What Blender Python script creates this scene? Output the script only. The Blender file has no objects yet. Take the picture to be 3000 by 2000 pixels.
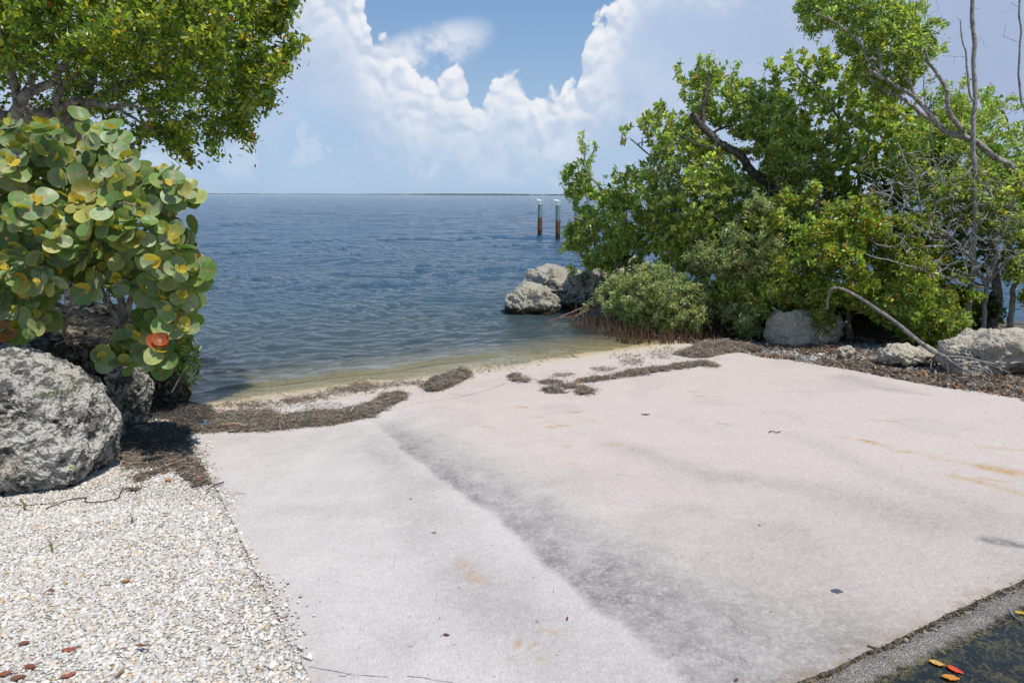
import bpy, math, random
import numpy as np
from mathutils import Vector, Matrix, Euler
sc = bpy.context.scene
R = math.radians
# ------------------------------------------------------------------ camera
CAMZ = 2.1
cam_d = bpy.data.cameras.new('camera'); cam = bpy.data.objects.new('camera', cam_d)
sc.collection.objects.link(cam); sc.camera = cam
cam_d.sensor_width = 36; cam_d.lens = 24; cam_d.clip_start = 0.05; cam_d.clip_end = 30000
cam.location = (0, 0, CAMZ)
PITCH = 12.1; ROLL = 0.27
cam.rotation_euler = (Matrix.Rotation(R(90 - PITCH), 3, 'X') @ Matrix.Rotation(R(ROLL), 3, 'Z')).to_euler()
CM = np.array(cam.rotation_euler.to_matrix())
# ------------------------------------------------------------------ sun, exposure
SUN = Vector((0.30, -0.34, 0.89)).normalized()
sl = bpy.data.lights.new('sun', 'SUN'); so = bpy.data.objects.new('sun', sl); sc.collection.objects.link(so)
sl.energy = 4.4; sl.angle = R(0.53); sl.color = (1.0, 0.95, 0.87)
so.rotation_euler = SUN.to_track_quat('Z', 'Y').to_euler(); so.location = (-5, -5, 30)
sc.view_settings.view_transform = 'Standard'; sc.view_settings.look = 'None'
sc.view_settings.gamma = 1; sc.view_settings.exposure = 0.0
sc.cycles.transparent_max_bounces = 12
sc.cycles.max_bounces = 8

# ------------------------------------------------------------------ pixel helpers (pixels of the 3000x2000 photograph)
FP = 2000.0
def ray(px, py):
    return CM @ np.array([(px - 1500) / FP, -(py - 1000) / FP, -1.0])
def at(px, py, Y):
    d = ray(px, py); return np.array([0, 0, CAMZ]) + d * (Y / d[1])
def atz(px, py, z):
    d = ray(px, py); return np.array([0, 0, CAMZ]) + d * ((z - CAMZ) / d[2])

# ------------------------------------------------------------------ node helpers
class NT:
    def __init__(s, tree): s.t = tree; s.n = tree.nodes; s.l = tree.links
    def node(s, ty, **kw):
        n = s.n.new(ty)
        for k, v in kw.items(): setattr(n, k, v)
        return n
    def put(s, sock, v):
        if hasattr(v, 'default_value') or hasattr(v, 'is_linked'): s.l.new(v, sock)
        else: sock.default_value = v
    def m(s, op, a, b=0.0, c=None, clamp=False):
        n = s.node('ShaderNodeMath', operation=op); n.use_clamp = clamp
        s.put(n.inputs[0], a); s.put(n.inputs[1], b)
        if c is not None: s.put(n.inputs[2], c)
        return n.outputs[0]
    def vm(s, op, a, b=None):
        n = s.node('ShaderNodeVectorMath', operation=op); s.put(n.inputs[0], a)
        if b is not None: s.put(n.inputs[3 if op == 'SCALE' else 1], b)
        return n.outputs[0]
    def mix(s, f, a, b, bt='MIX'):
        n = s.node('ShaderNodeMix', data_type='RGBA', blend_type=bt)
        s.put(n.inputs[0], f); s.put(n.inputs[6], a if hasattr(a, 'is_linked') else (*a[:3], 1)); s.put(n.inputs[7], b if hasattr(b, 'is_linked') else (*b[:3], 1))
        return n.outputs[2]
    def noise(s, vec, scale, detail=4, rough=0.5, dist=0.0, dim='3D'):
        n = s.node('ShaderNodeTexNoise', noise_dimensions=dim)
        if vec is not None: s.l.new(vec, n.inputs['Vector'])
        n.inputs['Scale'].default_value = scale; n.inputs['Detail'].default_value = detail
        n.inputs['Roughness'].default_value = rough; n.inputs['Distortion'].default_value = dist
        return n.outputs[0]
    def vor(s, vec, scale, feature='F1', smooth=0.6):
        n = s.node('ShaderNodeTexVoronoi', feature=feature, voronoi_dimensions=getattr(s, 'vd', '3D'))
        if vec is not None: s.l.new(vec, n.inputs['Vector'])
        n.inputs['Scale'].default_value = scale
        if feature == 'SMOOTH_F1': n.inputs['Smoothness'].default_value = smooth
        return n
    def step(s, v, a, b, lo=0.0, hi=1.0):
        n = s.node('ShaderNodeMapRange', interpolation_type='SMOOTHSTEP')
        s.put(n.inputs[0], v); s.put(n.inputs[1], a); s.put(n.inputs[2], b); n.inputs[3].default_value = lo; n.inputs[4].default_value = hi
        return n.outputs[0]
    def ramp(s, f, stops):
        n = s.node('ShaderNodeValToRGB'); s.put(n.inputs[0], f); e = n.color_ramp.elements
        while len(e) > 1: e.remove(e[-1])
        e[0].position = stops[0][0]; e[0].color = (*stops[0][1], 1)
        for p, c in stops[1:]:
            q = e.new(p); q.color = (*c, 1)
        return n.outputs[0]
    def obj(s): return s.node('ShaderNodeTexCoord').outputs['Object']
    def geo(s): return s.node('ShaderNodeNewGeometry').outputs['Position']
    def attr(s, name, out='Color'):
        return s.node('ShaderNodeAttribute', attribute_name=name).outputs[out]
    def bump(s, h, strength, dist, normal=None):
        n = s.node('ShaderNodeBump'); s.put(n.inputs['Height'], h); n.inputs['Strength'].default_value = strength
        n.inputs['Distance'].default_value = dist
        if normal is not None: s.l.new(normal, n.inputs['Normal'])
        return n.outputs[0]
def newmat(name):
    m = bpy.data.materials.new(name); m.use_nodes = True; m.node_tree.nodes.clear()
    t = NT(m.node_tree); o = t.node('ShaderNodeOutputMaterial'); return m, t, o
def principled(t, o, color, rough=0.8, spec=0.3, normal=None, **kw):
    p = t.node('ShaderNodeBsdfPrincipled')
    t.put(p.inputs['Base Color'], color if hasattr(color, 'is_linked') else (*color[:3], 1))
    t.put(p.inputs['Roughness'], rough); t.put(p.inputs['Specular IOR Level'], spec)
    if normal is not None: t.l.new(normal, p.inputs['Normal'])
    if o is not None: t.l.new(p.outputs[0], o.inputs[0])
    return p

# ------------------------------------------------------------------ world: blue sky with cumulus banks
w = bpy.data.worlds.new('World'); sc.world = w; w.use_nodes = True
w.node_tree.nodes.clear(); t = NT(w.node_tree)
wo = t.node('ShaderNodeOutputWorld'); bg = t.node('ShaderNodeBackground'); t.l.new(bg.outputs[0], wo.inputs[0])
sky = t.node('ShaderNodeTexSky', sky_type='NISHITA'); sky.sun_disc = False
sky.sun_elevation = math.asin(SUN.z); sky.sun_rotation = math.atan2(SUN.x, SUN.y)
sky.air_density = 1.0; sky.dust_density = 1.0; sky.ozone_density = 1.6
g = t.node('ShaderNodeTexCoord').outputs['Generated']
sx = t.node('ShaderNodeSeparateXYZ'); t.l.new(g, sx.inputs[0])
az = t.m('ARCTAN2', sx.outputs[0], sx.outputs[1]); el = t.m('ARCSINE', sx.outputs[2])
def azel(px, py):
    d = ray(px, py); d = d / np.linalg.norm(d); return math.atan2(d[0], d[1]), math.asin(d[2])
# cloud tops by bearing
tops = [(-400, -700), (400, -500), (830, -260), (985, -110), (1040, -25), (1062, 10), (1052, 60), (1085, 95), (1135, 118), (1165, 160), (1200, 210), (1245, 235), (1290, 212),
        (1310, 190), (1345, 215), (1372, 262), (1420, 268), (1440, 240), (1478, 212), (1515, 225), (1532, 262), (1572, 252), (1592, 245), (1625, 290), (1648, 235),
        (1692, 215), (1700, 165), (1728, 95), (1775, 50), (1812, -15), (1850, -140), (2000, -420), (3300, -700)]
fc = t.node('ShaderNodeFloatCurve'); c = fc.mapping.curves[0]
tops = sorted(tops)
pts = []
for px, py in tops:
    a, e = azel(px, py); pts.append(((a + 0.9) / 1.8, min(1, max(0, e / 0.6))))
while len(c.points) < len(pts): c.points.new(0.5, 0.5)
for p, (a, e) in zip(c.points, pts): p.location = (a, e); p.handle_type = 'AUTO'
fc.mapping.update()
cx_ = t.node('ShaderNodeCombineXYZ'); t.l.new(az, cx_.inputs[0]); t.l.new(el, cx_.inputs[1]); g = cx_.outputs[0]
_n = t.noise; t.noise = lambda vec, scale, detail=4, rough=0.5, dist=0.0: _n(vec, scale, detail, rough, dist, '2D')
nz = t.noise(g, 9, 4, 0.6)
az2 = t.m('ADD', az, t.m('MULTIPLY', t.m('SUBTRACT', nz, 0.5), 0.035))
t.l.new(t.m('DIVIDE', t.m('ADD', az2, 0.9), 1.8), fc.inputs['Value'])
top = t.m('MULTIPLY', fc.outputs[0], 0.6)
nn = t.node('ShaderNodeTexNoise', noise_dimensions='2D'); t.l.new(g, nn.inputs['Vector']); nn.inputs['Scale'].default_value = 14; nn.inputs['Detail'].default_value = 4
gd = t.vm('ADD', g, t.vm('SCALE', t.vm('SUBTRACT', nn.outputs[1], (0.5, 0.5, 0.5)), 0.05))
t.vd = '2D'; v1 = t.vor(gd, 22, 'SMOOTH_F1', 0.35).outputs[0]; v2 = t.vor(gd, 50, 'SMOOTH_F1', 0.3).outputs[0]; v3 = t.vor(gd, 115, 'SMOOTH_F1', 0.3).outputs[0]
bil = t.m('ADD', t.m('ADD', t.m('MULTIPLY', t.m('SUBTRACT', 0.45, v1), 0.045), t.m('MULTIPLY', t.m('SUBTRACT', 0.4, v2), 0.024)), t.m('MULTIPLY', t.m('SUBTRACT', 0.4, v3), 0.012))
fine = t.noise(g, 60, 8, 0.65)
dd = t.m('ADD', t.m('SUBTRACT', top, el), t.m('ADD', bil, t.m('MULTIPLY', t.m('SUBTRACT', fine, 0.5), 0.006)))
bs_ = t.vm('ADD', gd, (0.004, 0.010, 0))
w1_ = t.vor(bs_, 22, 'SMOOTH_F1', 0.35).outputs[0]; w2_ = t.vor(bs_, 50, 'SMOOTH_F1', 0.3).outputs[0]
emb = t.m('ADD', t.m('MULTIPLY', t.m('SUBTRACT', w1_, v1), 1.5), t.m('MULTIPLY', t.m('SUBTRACT', w2_, v2), 1.0))
mask = t.step(dd, -0.002, 0.010)
# cloud body colour: bright tops, softer blue-grey below
soft = t.noise(g, 5, 5, 0.55)
deep = t.step(t.m('ADD', dd, t.m('MULTIPLY', t.m('SUBTRACT', soft, 0.5), 0.22)), 0.02, 0.19)
edgev = t.m('ADD', t.m('MULTIPLY', t.m('SUBTRACT', bil, 0.0), 9.0), 0.55, clamp=True)
CW = t.mix(t.m('ADD', t.m('ADD', edgev, emb), t.m('MULTIPLY', t.m('SUBTRACT', soft, 0.5), 1.2), clamp=True), (0.56, 0.65, 0.80), (0.87, 0.885, 0.925))
grey_r = t.step(az, 0.12, 0.60)
body = t.mix(grey_r, (0.445, 0.565, 0.765), (0.385, 0.475, 0.67))
body = t.mix(t.m('MULTIPLY', t.step(soft, 0.40, 0.70, 0, 0.8), t.m('SUBTRACT', 1.0, grey_r)), body, (0.56, 0.66, 0.82))
cloud = t.mix(deep, CW, body)
skyc = t.vm('SCALE', sky.outputs[0], 0.1)
skyblue = t.mix(t.step(el, 0.0, 0.34), (0.44, 0.61, 0.81), (0.17, 0.35, 0.65))
skyc2 = t.mix(0.8, skyc, skyblue)
# thin wisps
sp = t.node('ShaderNodeMapping'); sp.inputs['Scale'].default_value = (1.2, 1.2, 4.0); sp.inputs['Rotation'].default_value = (0, 0.35, 0); t.l.new(g, sp.inputs[0])
wn = t.noise(sp.outputs[0], 13, 8, 0.62, 0.15)
wa, we = azel(1235, 158)
wx = t.m('DIVIDE', t.m('SUBTRACT', az, wa), 0.098); wy0 = t.m('SUBTRACT', t.m('SUBTRACT', el, we), t.m('MULTIPLY', t.m('SUBTRACT', az, wa), 0.30)); wy = t.m('DIVIDE', wy0, 0.034)
wr = t.m('ADD', t.m('MULTIPLY', wx, wx), t.m('MULTIPLY', wy, wy))
wm = t.m('MULTIPLY', t.step(wr, 1.3, 0.1), t.step(wn, 0.30, 0.60))
skyc3 = t.mix(t.m('MULTIPLY', wm, 0.95), skyc2, (0.74, 0.79, 0.88))
col = t.mix(mask, skyc3, cloud)
# blue gaps and small low cumulus on the left
ga, ge = azel(760, 400)
gx = t.m('DIVIDE', t.m('SUBTRACT', az, ga), 0.13); gy = t.m('DIVIDE', t.m('SUBTRACT', el, ge), 0.060)
gr = t.m('ADD', t.m('MULTIPLY', gx, gx), t.m('MULTIPLY', gy, gy))
gap = t.m('MULTIPLY', t.step(gr, 1.4, 0.2), t.step(t.noise(gd, 9, 5, 0.6), 0.62, 0.42))
col = t.mix(t.m('MULTIPLY', gap, 0.6), col, (0.36, 0.56, 0.80))
# haze and low cumulus rows near the horizon
low = t.step(el, 0.14, 0.0)
col = t.mix(t.m('MULTIPLY', low, 0.62), col, (0.415, 0.585, 0.775))
lc = t.m('MULTIPLY', t.step(az, 0.25, 0.1, 0.15, 1.0), t.m('MULTIPLY', t.step(t.m('SUBTRACT', t.noise(gd, 13, 6, 0.6), t.m('MULTIPLY', el, 0.6)), 0.50, 0.60), t.m('MULTIPLY', t.step(el, 0.008, 0.03), t.step(el, 0.17, 0.09))))
col = t.mix(t.m('MULTIPLY', lc, 0.38), col, (0.68, 0.75, 0.86))
# below the horizon, dim
col = t.mix(t.step(el, -0.004, -0.02), col, (0.10, 0.16, 0.24))
t.l.new(col, bg.inputs[0]); bg.inputs[1].default_value = 1.0

# ------------------------------------------------------------------ numpy noise
def _h(ix, iy, iz, seed=0):
    n = (ix.astype(np.int64) * 374761393 + iy.astype(np.int64) * 668265263 + iz.astype(np.int64) * 2147483647 + seed * 974634777) & 0xffffffff
    n = ((n ^ (n >> 13)) * 1274126177) & 0xffffffff
    n = (n ^ (n >> 16)) & 0xffffffff
    n = (n * 2246822519) & 0xffffffff; n = n ^ (n >> 15)
    return (n & 0xffff) / 65535.0
def vnoise(p, seed=0):
    i = np.floor(p); f = p - i; f = f * f * (3 - 2 * f); i = i.astype(np.int64); r = 0
    for dx in (0, 1):
        for dy in (0, 1):
            for dz in (0, 1):
                wgt = (f[:, 0] if dx else 1 - f[:, 0]) * (f[:, 1] if dy else 1 - f[:, 1]) * (f[:, 2] if dz else 1 - f[:, 2])
                r = r + wgt * _h(i[:, 0] + dx, i[:, 1] + dy, i[:, 2] + dz, seed)
    return r * 2 - 1
def fbm(p, oct=4, seed=0, gain=0.5, lac=2.03):
    s = 0; a = 1; q = p.copy()
    for o in range(oct): s = s + a * vnoise(q, seed + o); q = q * lac + 7.3; a *= gain
    return s
def worley(p, seed=0):
    i = np.floor(p).astype(np.int64); f1 = np.full(len(p), 9.0); f2 = np.full(len(p), 9.0)
    for dx in (-1, 0, 1):
        for dy in (-1, 0, 1):
            for dz in (-1, 0, 1):
                c = i + np.array([dx, dy, dz])
                q = c + np.stack([_h(c[:, 0], c[:, 1], c[:, 2], seed + k) for k in (11, 23, 37)], 1)
                d = np.linalg.norm(p - q, axis=1); m = d < f1
                f2 = np.where(m, f1, np.minimum(f2, d)); f1 = np.where(m, d, f1)
    return f1, f2
def P3(x, y, z=0.0):
    x = np.asarray(x, float); return np.stack([x, np.broadcast_to(y, x.shape).astype(float), np.broadcast_to(z, x.shape).astype(float)], 1)
def sstep(v, a, b):
    q = np.clip((v - a) / (b - a), 0, 1); return q * q * (3 - 2 * q)

# ------------------------------------------------------------------ object helpers
def link(o, parent=None):
    sc.collection.objects.link(o)
    if parent is not None: o.parent = parent
    return o
def mesh(name, V, F, mat=None, parent=None, smooth=True, cols=None, loc=None):
    """V (n,3); F: list of (m,k) index arrays (or python lists)"""
    V = np.asarray(V, float)
    if parent is not None and loc is None and any(abs(v) > 0 for v in parent.location): V = V - np.array(parent.location)
    if loc is not None: V = V - np.array(loc)
    me = bpy.data.meshes.new(name)
    Fs = [np.asarray(f, np.int32) for f in (F if isinstance(F, (list, tuple)) else [F]) if len(f)]
    me.vertices.add(len(V)); me.vertices.foreach_set('co', V.astype(np.float32).ravel())
    tot = sum(f.size for f in Fs); cnt = sum(len(f) for f in Fs)
    me.loops.add(tot); me.loops.foreach_set('vertex_index', np.concatenate([f.ravel() for f in Fs]))
    sizes = np.concatenate([np.full(len(f), f.shape[1], np.int32) for f in Fs])
    me.polygons.add(cnt); me.polygons.foreach_set('loop_start', np.concatenate([[0], np.cumsum(sizes)[:-1]]).astype(np.int32))
    me.polygons.foreach_set('loop_total', sizes)
    me.polygons.foreach_set('use_smooth', np.full(cnt, smooth))
    me.update(calc_edges=True); me.validate()
    if cols:
        for k, arr in cols.items():
            arr = np.asarray(arr, np.float32)
            if arr.ndim == 1:
                a = me.attributes.new(k, 'FLOAT', 'POINT'); a.data.foreach_set('value', arr)
            else:
                if arr.shape[1] == 3: arr = np.concatenate([arr, np.ones((len(arr), 1), np.float32)], 1)
                a = me.attributes.new(k, 'FLOAT_COLOR', 'POINT'); a.data.foreach_set('color', arr.ravel())
    if mat: me.materials.append(mat)
    o = bpy.data.objects.new(name, me)
    if loc is not None: o.location = tuple(float(v) for v in loc)
    return link(o, parent)
def tag(o, label=None, cat=None, group=None, kind=None):
    if label: o['label'] = label
    if cat: o['category'] = cat
    if group: o['group'] = group
    if kind: o['kind'] = kind
    return o
def thing(name, loc, label, cat, group=None):
    o = bpy.data.objects.new(name, None); o.location = tuple(float(v) for v in loc); o.empty_display_size = 0.1
    link(o); return tag(o, label, cat, group)
def icosphere(sub):
    tt = (1 + 5 ** .5) / 2
    v = [(-1, tt, 0), (1, tt, 0), (-1, -tt, 0), (1, -tt, 0), (0, -1, tt), (0, 1, tt), (0, -1, -tt), (0, 1, -tt), (tt, 0, -1), (tt, 0, 1), (-tt, 0, -1), (-tt, 0, 1)]
    f = [(0, 11, 5), (0, 5, 1), (0, 1, 7), (0, 7, 10), (0, 10, 11), (1, 5, 9), (5, 11, 4), (11, 10, 2), (10, 7, 6), (7, 1, 8), (3, 9, 4), (3, 4, 2), (3, 2, 6), (3, 6, 8), (3, 8, 9), (4, 9, 5), (2, 4, 11), (6, 2, 10), (8, 6, 7), (9, 8, 1)]
    V = np.array(v, float); V /= np.linalg.norm(V, axis=1)[:, None]; F = np.array(f)
    for _ in range(sub):
        e = np.concatenate([F[:, [0, 1]], F[:, [1, 2]], F[:, [2, 0]]]); es = np.sort(e, 1)
        u, inv = np.unique(es, axis=0, return_inverse=True); inv = inv.ravel()
        mid = V[u].mean(1); mid /= np.linalg.norm(mid, axis=1)[:, None]
        n = len(F); a = len(V) + inv[:n]; b = len(V) + inv[n:2 * n]; c = len(V) + inv[2 * n:]
        V = np.concatenate([V, mid])
        F = np.concatenate([np.stack([F[:, 0], a, c], 1), np.stack([F[:, 1], b, a], 1), np.stack([F[:, 2], c, b], 1), np.stack([a, b, c], 1)])
    return V, F
def grid_faces(nu, nv):
    i = np.arange(nu - 1)[:, None] * nv + np.arange(nv - 1)[None, :]
    i = i.ravel(); return np.stack([i, i + nv, i + nv + 1, i + 1], 1)
def inpoly(P, poly):
    x, y = P[:, 0], P[:, 1]; r = np.zeros(len(P), bool); n = len(poly)
    for k in range(n):
        x1, y1 = poly[k]; x2, y2 = poly[(k + 1) % n]
        c = ((y1 > y) != (y2 > y)) & (x < (x2 - x1) * (y - y1) / ((y2 - y1) if y2 != y1 else 1e-9) + x1)
        r ^= c
    return r
def segdist(P, a, b):
    a = np.asarray(a, float); b = np.asarray(b, float); ab = b - a
    q = np.clip(((P - a) @ ab) / max(1e-12, ab @ ab), 0, 1)
    return np.linalg.norm(P - (a + q[:, None] * ab), axis=1), q
def linedist(P, pts):
    return np.min([segdist(P, pts[k], pts[k + 1])[0] for k in range(len(pts) - 1)], axis=0)
def polydist(P, poly): return linedist(P, list(poly) + [poly[0]])

# ------------------------------------------------------------------ terrain
WA = atz(600, 1180, 0)[:2]; WB = atz(1840, 1012, 0)[:2]
wd = (WB - WA) / np.linalg.norm(WB - WA); NV = np.array([-wd[1], wd[0]])      # pointing down the slope, out to sea
SL = 0.083
def ramp_z(x, y):
    d = (x - WA[0]) * NV[0] + (y - WA[1]) * NV[1]
    return -SL * d
def strand(x, y): return (x - WA[0]) * NV[0] + (y - WA[1]) * NV[1]
BR = np.array([[0.15, 12.6], [1.6, 12.0], [3.6, 10.9], [6.5, 10.2], [12.0, 9.5], [30, 9.0]])
BL = np.array([[-1.95, 6.15], [-3.0, 6.3], [-6.0, 6.5], [-30, 7.0]])
def ground_z(x, y):
    x = np.asarray(x, float); y = np.asarray(y, float); sh = x.shape; x = x.ravel(); y = y.ravel()
    P = np.stack([x, y], 1)
    pl = ramp_z(x, y)
    pl = np.where(pl > 0.55, 0.55 + (pl - 0.55) * 0.1, pl)
    pl = np.where(pl < -0.55, -0.55 + (pl + 0.55) * 0.25, pl); pl = np.maximum(pl, -1.3)
    yr = np.interp(x, BR[:, 0], BR[:, 1], left=99)
    back = np.where(x > 0.2, y - yr, -1)
    pl = np.where(x > 0.2, pl + (-1.1 - pl) * sstep(back, 0.4, 1.9), pl)
    dr = linedist(P, BR)
    berm = -0.12 + 0.42 * sstep(x, 0.9, 1.9) - 0.55 * np.maximum(dr - 0.25, 0)
    z = np.maximum(pl, np.where(x > -1, berm, -9))
    yl = np.interp(-x, -BL[:, 0], BL[:, 1])
    left = 0.11 * sstep(-x, 1.2, 2.3) - 0.01 - 0.75 * np.maximum(y - yl + 0.3, 0) - 1.5 * np.maximum(x + 2.0, 0)
    z = np.maximum(z, np.maximum(left, -1.3))
    return z.reshape(sh)
def ghit(px, py, off=0.0):
    d = ray(px, py); o = np.array([0, 0, CAMZ]); lo = 0.5
    ts = np.linspace(1.0, 40, 4000); q = o + ts[:, None] * d
    h = q[:, 2] - np.maximum(ground_z(q[:, 0], q[:, 1]), -0.0) - off
    k = np.argmax(h < 0); a, b = ts[k - 1], ts[k]; ha, hb = h[k - 1], h[k]
    tt = a + (b - a) * ha / (ha - hb + 1e-12); return o + tt * d
def axis_pts(edges):
    out = []
    for a, b, n in edges: out.append(np.linspace(a, b, n, endpoint=False))
    return np.concatenate(out + [[edges[-1][1]]])
gx_ = axis_pts([(-14000, -200, 8), (-200, -30, 10), (-30, -7, 30), (-7, 10, 240), (10, 30, 40), (30, 200, 10), (200, 14000, 8)])
gy_ = axis_pts([(-3000, -30, 6), (-30, 0, 12), (0, 14, 220), (14, 30, 40), (30, 300, 12), (300, 14000, 8)])
X, Y = np.meshgrid(gx_, gy_, indexing='ij')
def slab_hit(px, py):
    d = ray(px, py); o_ = np.array([0, 0, CAMZ]); s = ((WA[0]) * NV[0] + WA[1] * NV[1])
    # z = -SL*((x-WA).NV): o+td
    tt = (CAMZ - SL * s) / (-(d[2] + SL * (d[0] * NV[0] + d[1] * NV[1])))
    return o_ + tt * d
GUT = [slab_hit(2359.5, 2000), slab_hit(2508, 1942), slab_hit(2687, 1859), slab_hit(2850, 1776), slab_hit(3000, 1701), slab_hit(3300, 1560)]
GUT = [np.array([q[0], q[1]]) for q in GUT]
gdir = (GUT[4] - GUT[0]) / np.linalg.norm(GUT[4] - GUT[0]); gn = np.array([gdir[1], -gdir[0]])     # toward the camera side
def near_gutter(P): return (P - GUT[0]) @ gn + 0.007 * fbm(P3((P - GUT[0]) @ gdir * 9, 0.5), 4, 19) + 0.012 * fbm(P3((P - GUT[0]) @ gdir * 1.7, 2.5), 2, 29)
Z = ground_z(X, Y)
nz_ = fbm(P3(X.ravel() * 3, Y.ravel() * 3), 4, 3).reshape(X.shape) * 0.012
SLP = [ghit(549, 1266), ghit(600, 1370), ghit(700, 1565), ghit(811, 1798), ghit(915, 2000)]
Z = Z + nz_ - 0.045
Z = Z - 0.35 * sstep(near_gutter(np.stack([X.ravel(), Y.ravel()], 1)), -0.12, 0.0).reshape(X.shape)
m, t, o = newmat('seabed_and_soil')
p = t.geo(); n1 = t.noise(p, 1.1, 6, 0.6); n2 = t.noise(p, 30, 5, 0.65)
n3 = t.noise(t.vm('MULTIPLY', p, (0.5, 1.0, 1.0)), 3.5, 6, 0.7)
sep = t.node('ShaderNodeSeparateXYZ'); t.l.new(p, sep.inputs[0])
sand = t.mix(n2, (0.30, 0.24, 0.12), (0.50, 0.42, 0.26))
weed = t.mix(n2, (0.04, 0.04, 0.015), (0.13, 0.09, 0.035))
under = t.mix(t.step(t.m('ADD', n3, t.m('MULTIPLY', sep.outputs[2], -0.35)), 0.48, 0.62), sand, weed)
soil = t.mix(n2, (0.05, 0.04, 0.03), (0.22, 0.19, 0.16))
colr = t.mix(t.step(t.m('ADD', sep.outputs[2], t.m('MULTIPLY', n1, 0.03)), -0.03, 0.05), under, soil)
principled(t, o, colr, 0.9, 0.2, t.bump(n2, 0.6, 0.03)); M_soil = m
go = mesh('ground', np.stack([X.ravel(), Y.ravel(), Z.ravel()], 1), [grid_faces(len(gx_), len(gy_))[:, ::-1]], M_soil)
tag(go, kind='structure')

# ------------------------------------------------------------------ water
def water_mesh():
    rs = [3.0]; 
    while rs[-1] < 12500: rs.append(rs[-1] + max(0.022, rs[-1] * rs[-1] * 0.00024 if rs[-1] < 30 else rs[-1] * 0.0105))
    rs = np.array(rs); th = np.linspace(R(-62), R(62), 760)
    RR, TH = np.meshgrid(rs, th, indexing='ij')
    x = RR * np.tan(TH * 0.93) ; y = RR.copy()
    dy = np.gradient(rs)[:, None] * np.ones_like(TH); dx = np.gradient(x, axis=1)
    sp = np.maximum(dy * 0.8, dx)
    rng = np.random.default_rng(5); z = np.zeros_like(x)
    main = math.atan2(-NV[1], -NV[0])
    gust = fbm(P3(x.ravel() * 0.11, y.ravel() * 0.11), 3, 17).reshape(x.shape)
    depth = 0 - ground_z(x, y)
    warpx = fbm(P3(x.ravel() * 0.35, y.ravel() * 0.35), 2, 31).reshape(x.shape) * 0.9
    warpy = fbm(P3(x.ravel() * 0.35, y.ravel() * 0.35), 2, 41).reshape(x.shape) * 0.9
    for k in range(90):
        lam = 0.14 * (1.047 ** k) * rng.uniform(0.9, 1.1)
        a = main + rng.normal(0, 0.40 if lam > 0.9 else 0.62)
        amp = 0.0033 * lam ** 0.92 * rng.uniform(0.5, 1.2) * (2.5 if 0.2 < lam < 0.7 else 1.5 if lam < 1.3 else 1.0)
        if lam > 3: amp *= 0.85
        kk = 2 * math.pi / lam
        fade = sstep(lam / sp, 2.2, 4.5)
        if fade.max() <= 0: continue
        ph = kk * ((x + warpx) * math.cos(a) + (y + warpy) * math.sin(a)) + rng.uniform(0, 6.28)
        z += fade * amp * (np.sin(ph) - 0.30 * np.cos(2 * ph) * (lam > .25)) * (1 + 0.5 * gust)
    # calmer towards the shore, plus the small breaking lip
    calm = 0.40 + 0.60 * sstep(-ramp_z(x, y), 0.0, 0.30)
    z *= calm * 1.0
    d = strand(x, y); al = (x - WA[0]) * wd[0] + (y - WA[1]) * wd[1]
    wob = 0.05 * np.sin(al * 2.1 + 0.5) + 0.03 * np.sin(al * 5.3)
    lip = 0.042 * np.exp(-((d - 0.34 - wob) / 0.055) ** 2) * sstep(al, -0.4, 0.5) * sstep(al, 4.4, 3.0)
    lip += 0.018 * np.exp(-((d - 1.15 - 1.6 * wob) / 0.09) ** 2) + 0.016 * np.exp(-((d - 2.0 - 2 * wob) / 0.12) ** 2)
    z += lip
    V = np.stack([x.ravel(), y.ravel(), z.ravel()], 1)
    dep = np.maximum(0 - (ground_z(x, y)), 0).ravel()
    F = grid_faces(len(rs), len(th))
    # drop faces well under land
    lo = (ground_z(x, y) > 0.09).ravel()
    F = F[~(lo[F].all(1))]
    return V, F[:, ::-1], dep, sstep(lip.ravel(), 0.012, 0.028)
V, F, dep, lipa = water_mesh()
m, t, o = newmat('sea_water')
p = t.geo()
mp = t.node('ShaderNodeMapping'); mp.inputs['Rotation'].default_value = (0, 0, -math.atan2(wd[1], wd[0]) * 0.6); mp.inputs['Scale'].default_value = (0.75, 1.1, 1); t.l.new(p, mp.inputs[0])
b1 = t.noise(mp.outputs[0], 5.5, 8, 0.66, 0.1); b2 = t.noise(mp.outputs[0], 34, 6, 0.68, 0.1); b3 = t.noise(mp.outputs[0], 0.8, 5, 0.6, 0.3)
hgt = t.m('ADD', t.m('ADD', t.m('MULTIPLY', b1, 0.10), t.m('MULTIPLY', b2, 0.016)), t.m('MULTIPLY', b3, 0.30))
ds = t.attr('depth', 'Fac')
shal = t.step(ds, 0.0, 0.30, 0.5, 1.0)
nb = t.node('ShaderNodeBump'); t.l.new(hgt, nb.inputs['Height']); t.l.new(shal, nb.inputs['Strength']); nb.inputs['Distance'].default_value = 0.75
nrm = nb.outputs[0]
tr = t.node('ShaderNodeBsdfTransparent'); tr.inputs[0].default_value = (0.86, 0.93, 0.92, 1)
body = t.node('ShaderNodeBsdfDiffuse'); t.l.new(t.mix(t.step(ds, 0.15, 1.0), (0.055, 0.085, 0.095), (0.019, 0.060, 0.110)), body.inputs[0])
op = t.m('SUBTRACT', 1.0, t.m('POWER', 2.718, t.m('MULTIPLY', ds, -5.5)))
mx = t.node('ShaderNodeMixShader'); t.l.new(op, mx.inputs[0]); t.l.new(tr.outputs[0], mx.inputs[1]); t.l.new(body.outputs[0], mx.inputs[2])
gl = t.node('ShaderNodeBsdfGlossy'); gl.inputs['Roughness'].default_value = 0.025; t.l.new(nrm, gl.inputs['Normal']); gl.inputs[0].default_value = (0.97, 0.97, 0.97, 1)
fr = t.node('ShaderNodeFresnel'); fr.inputs[0].default_value = 1.333; t.l.new(nrm, fr.inputs['Normal'])
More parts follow.
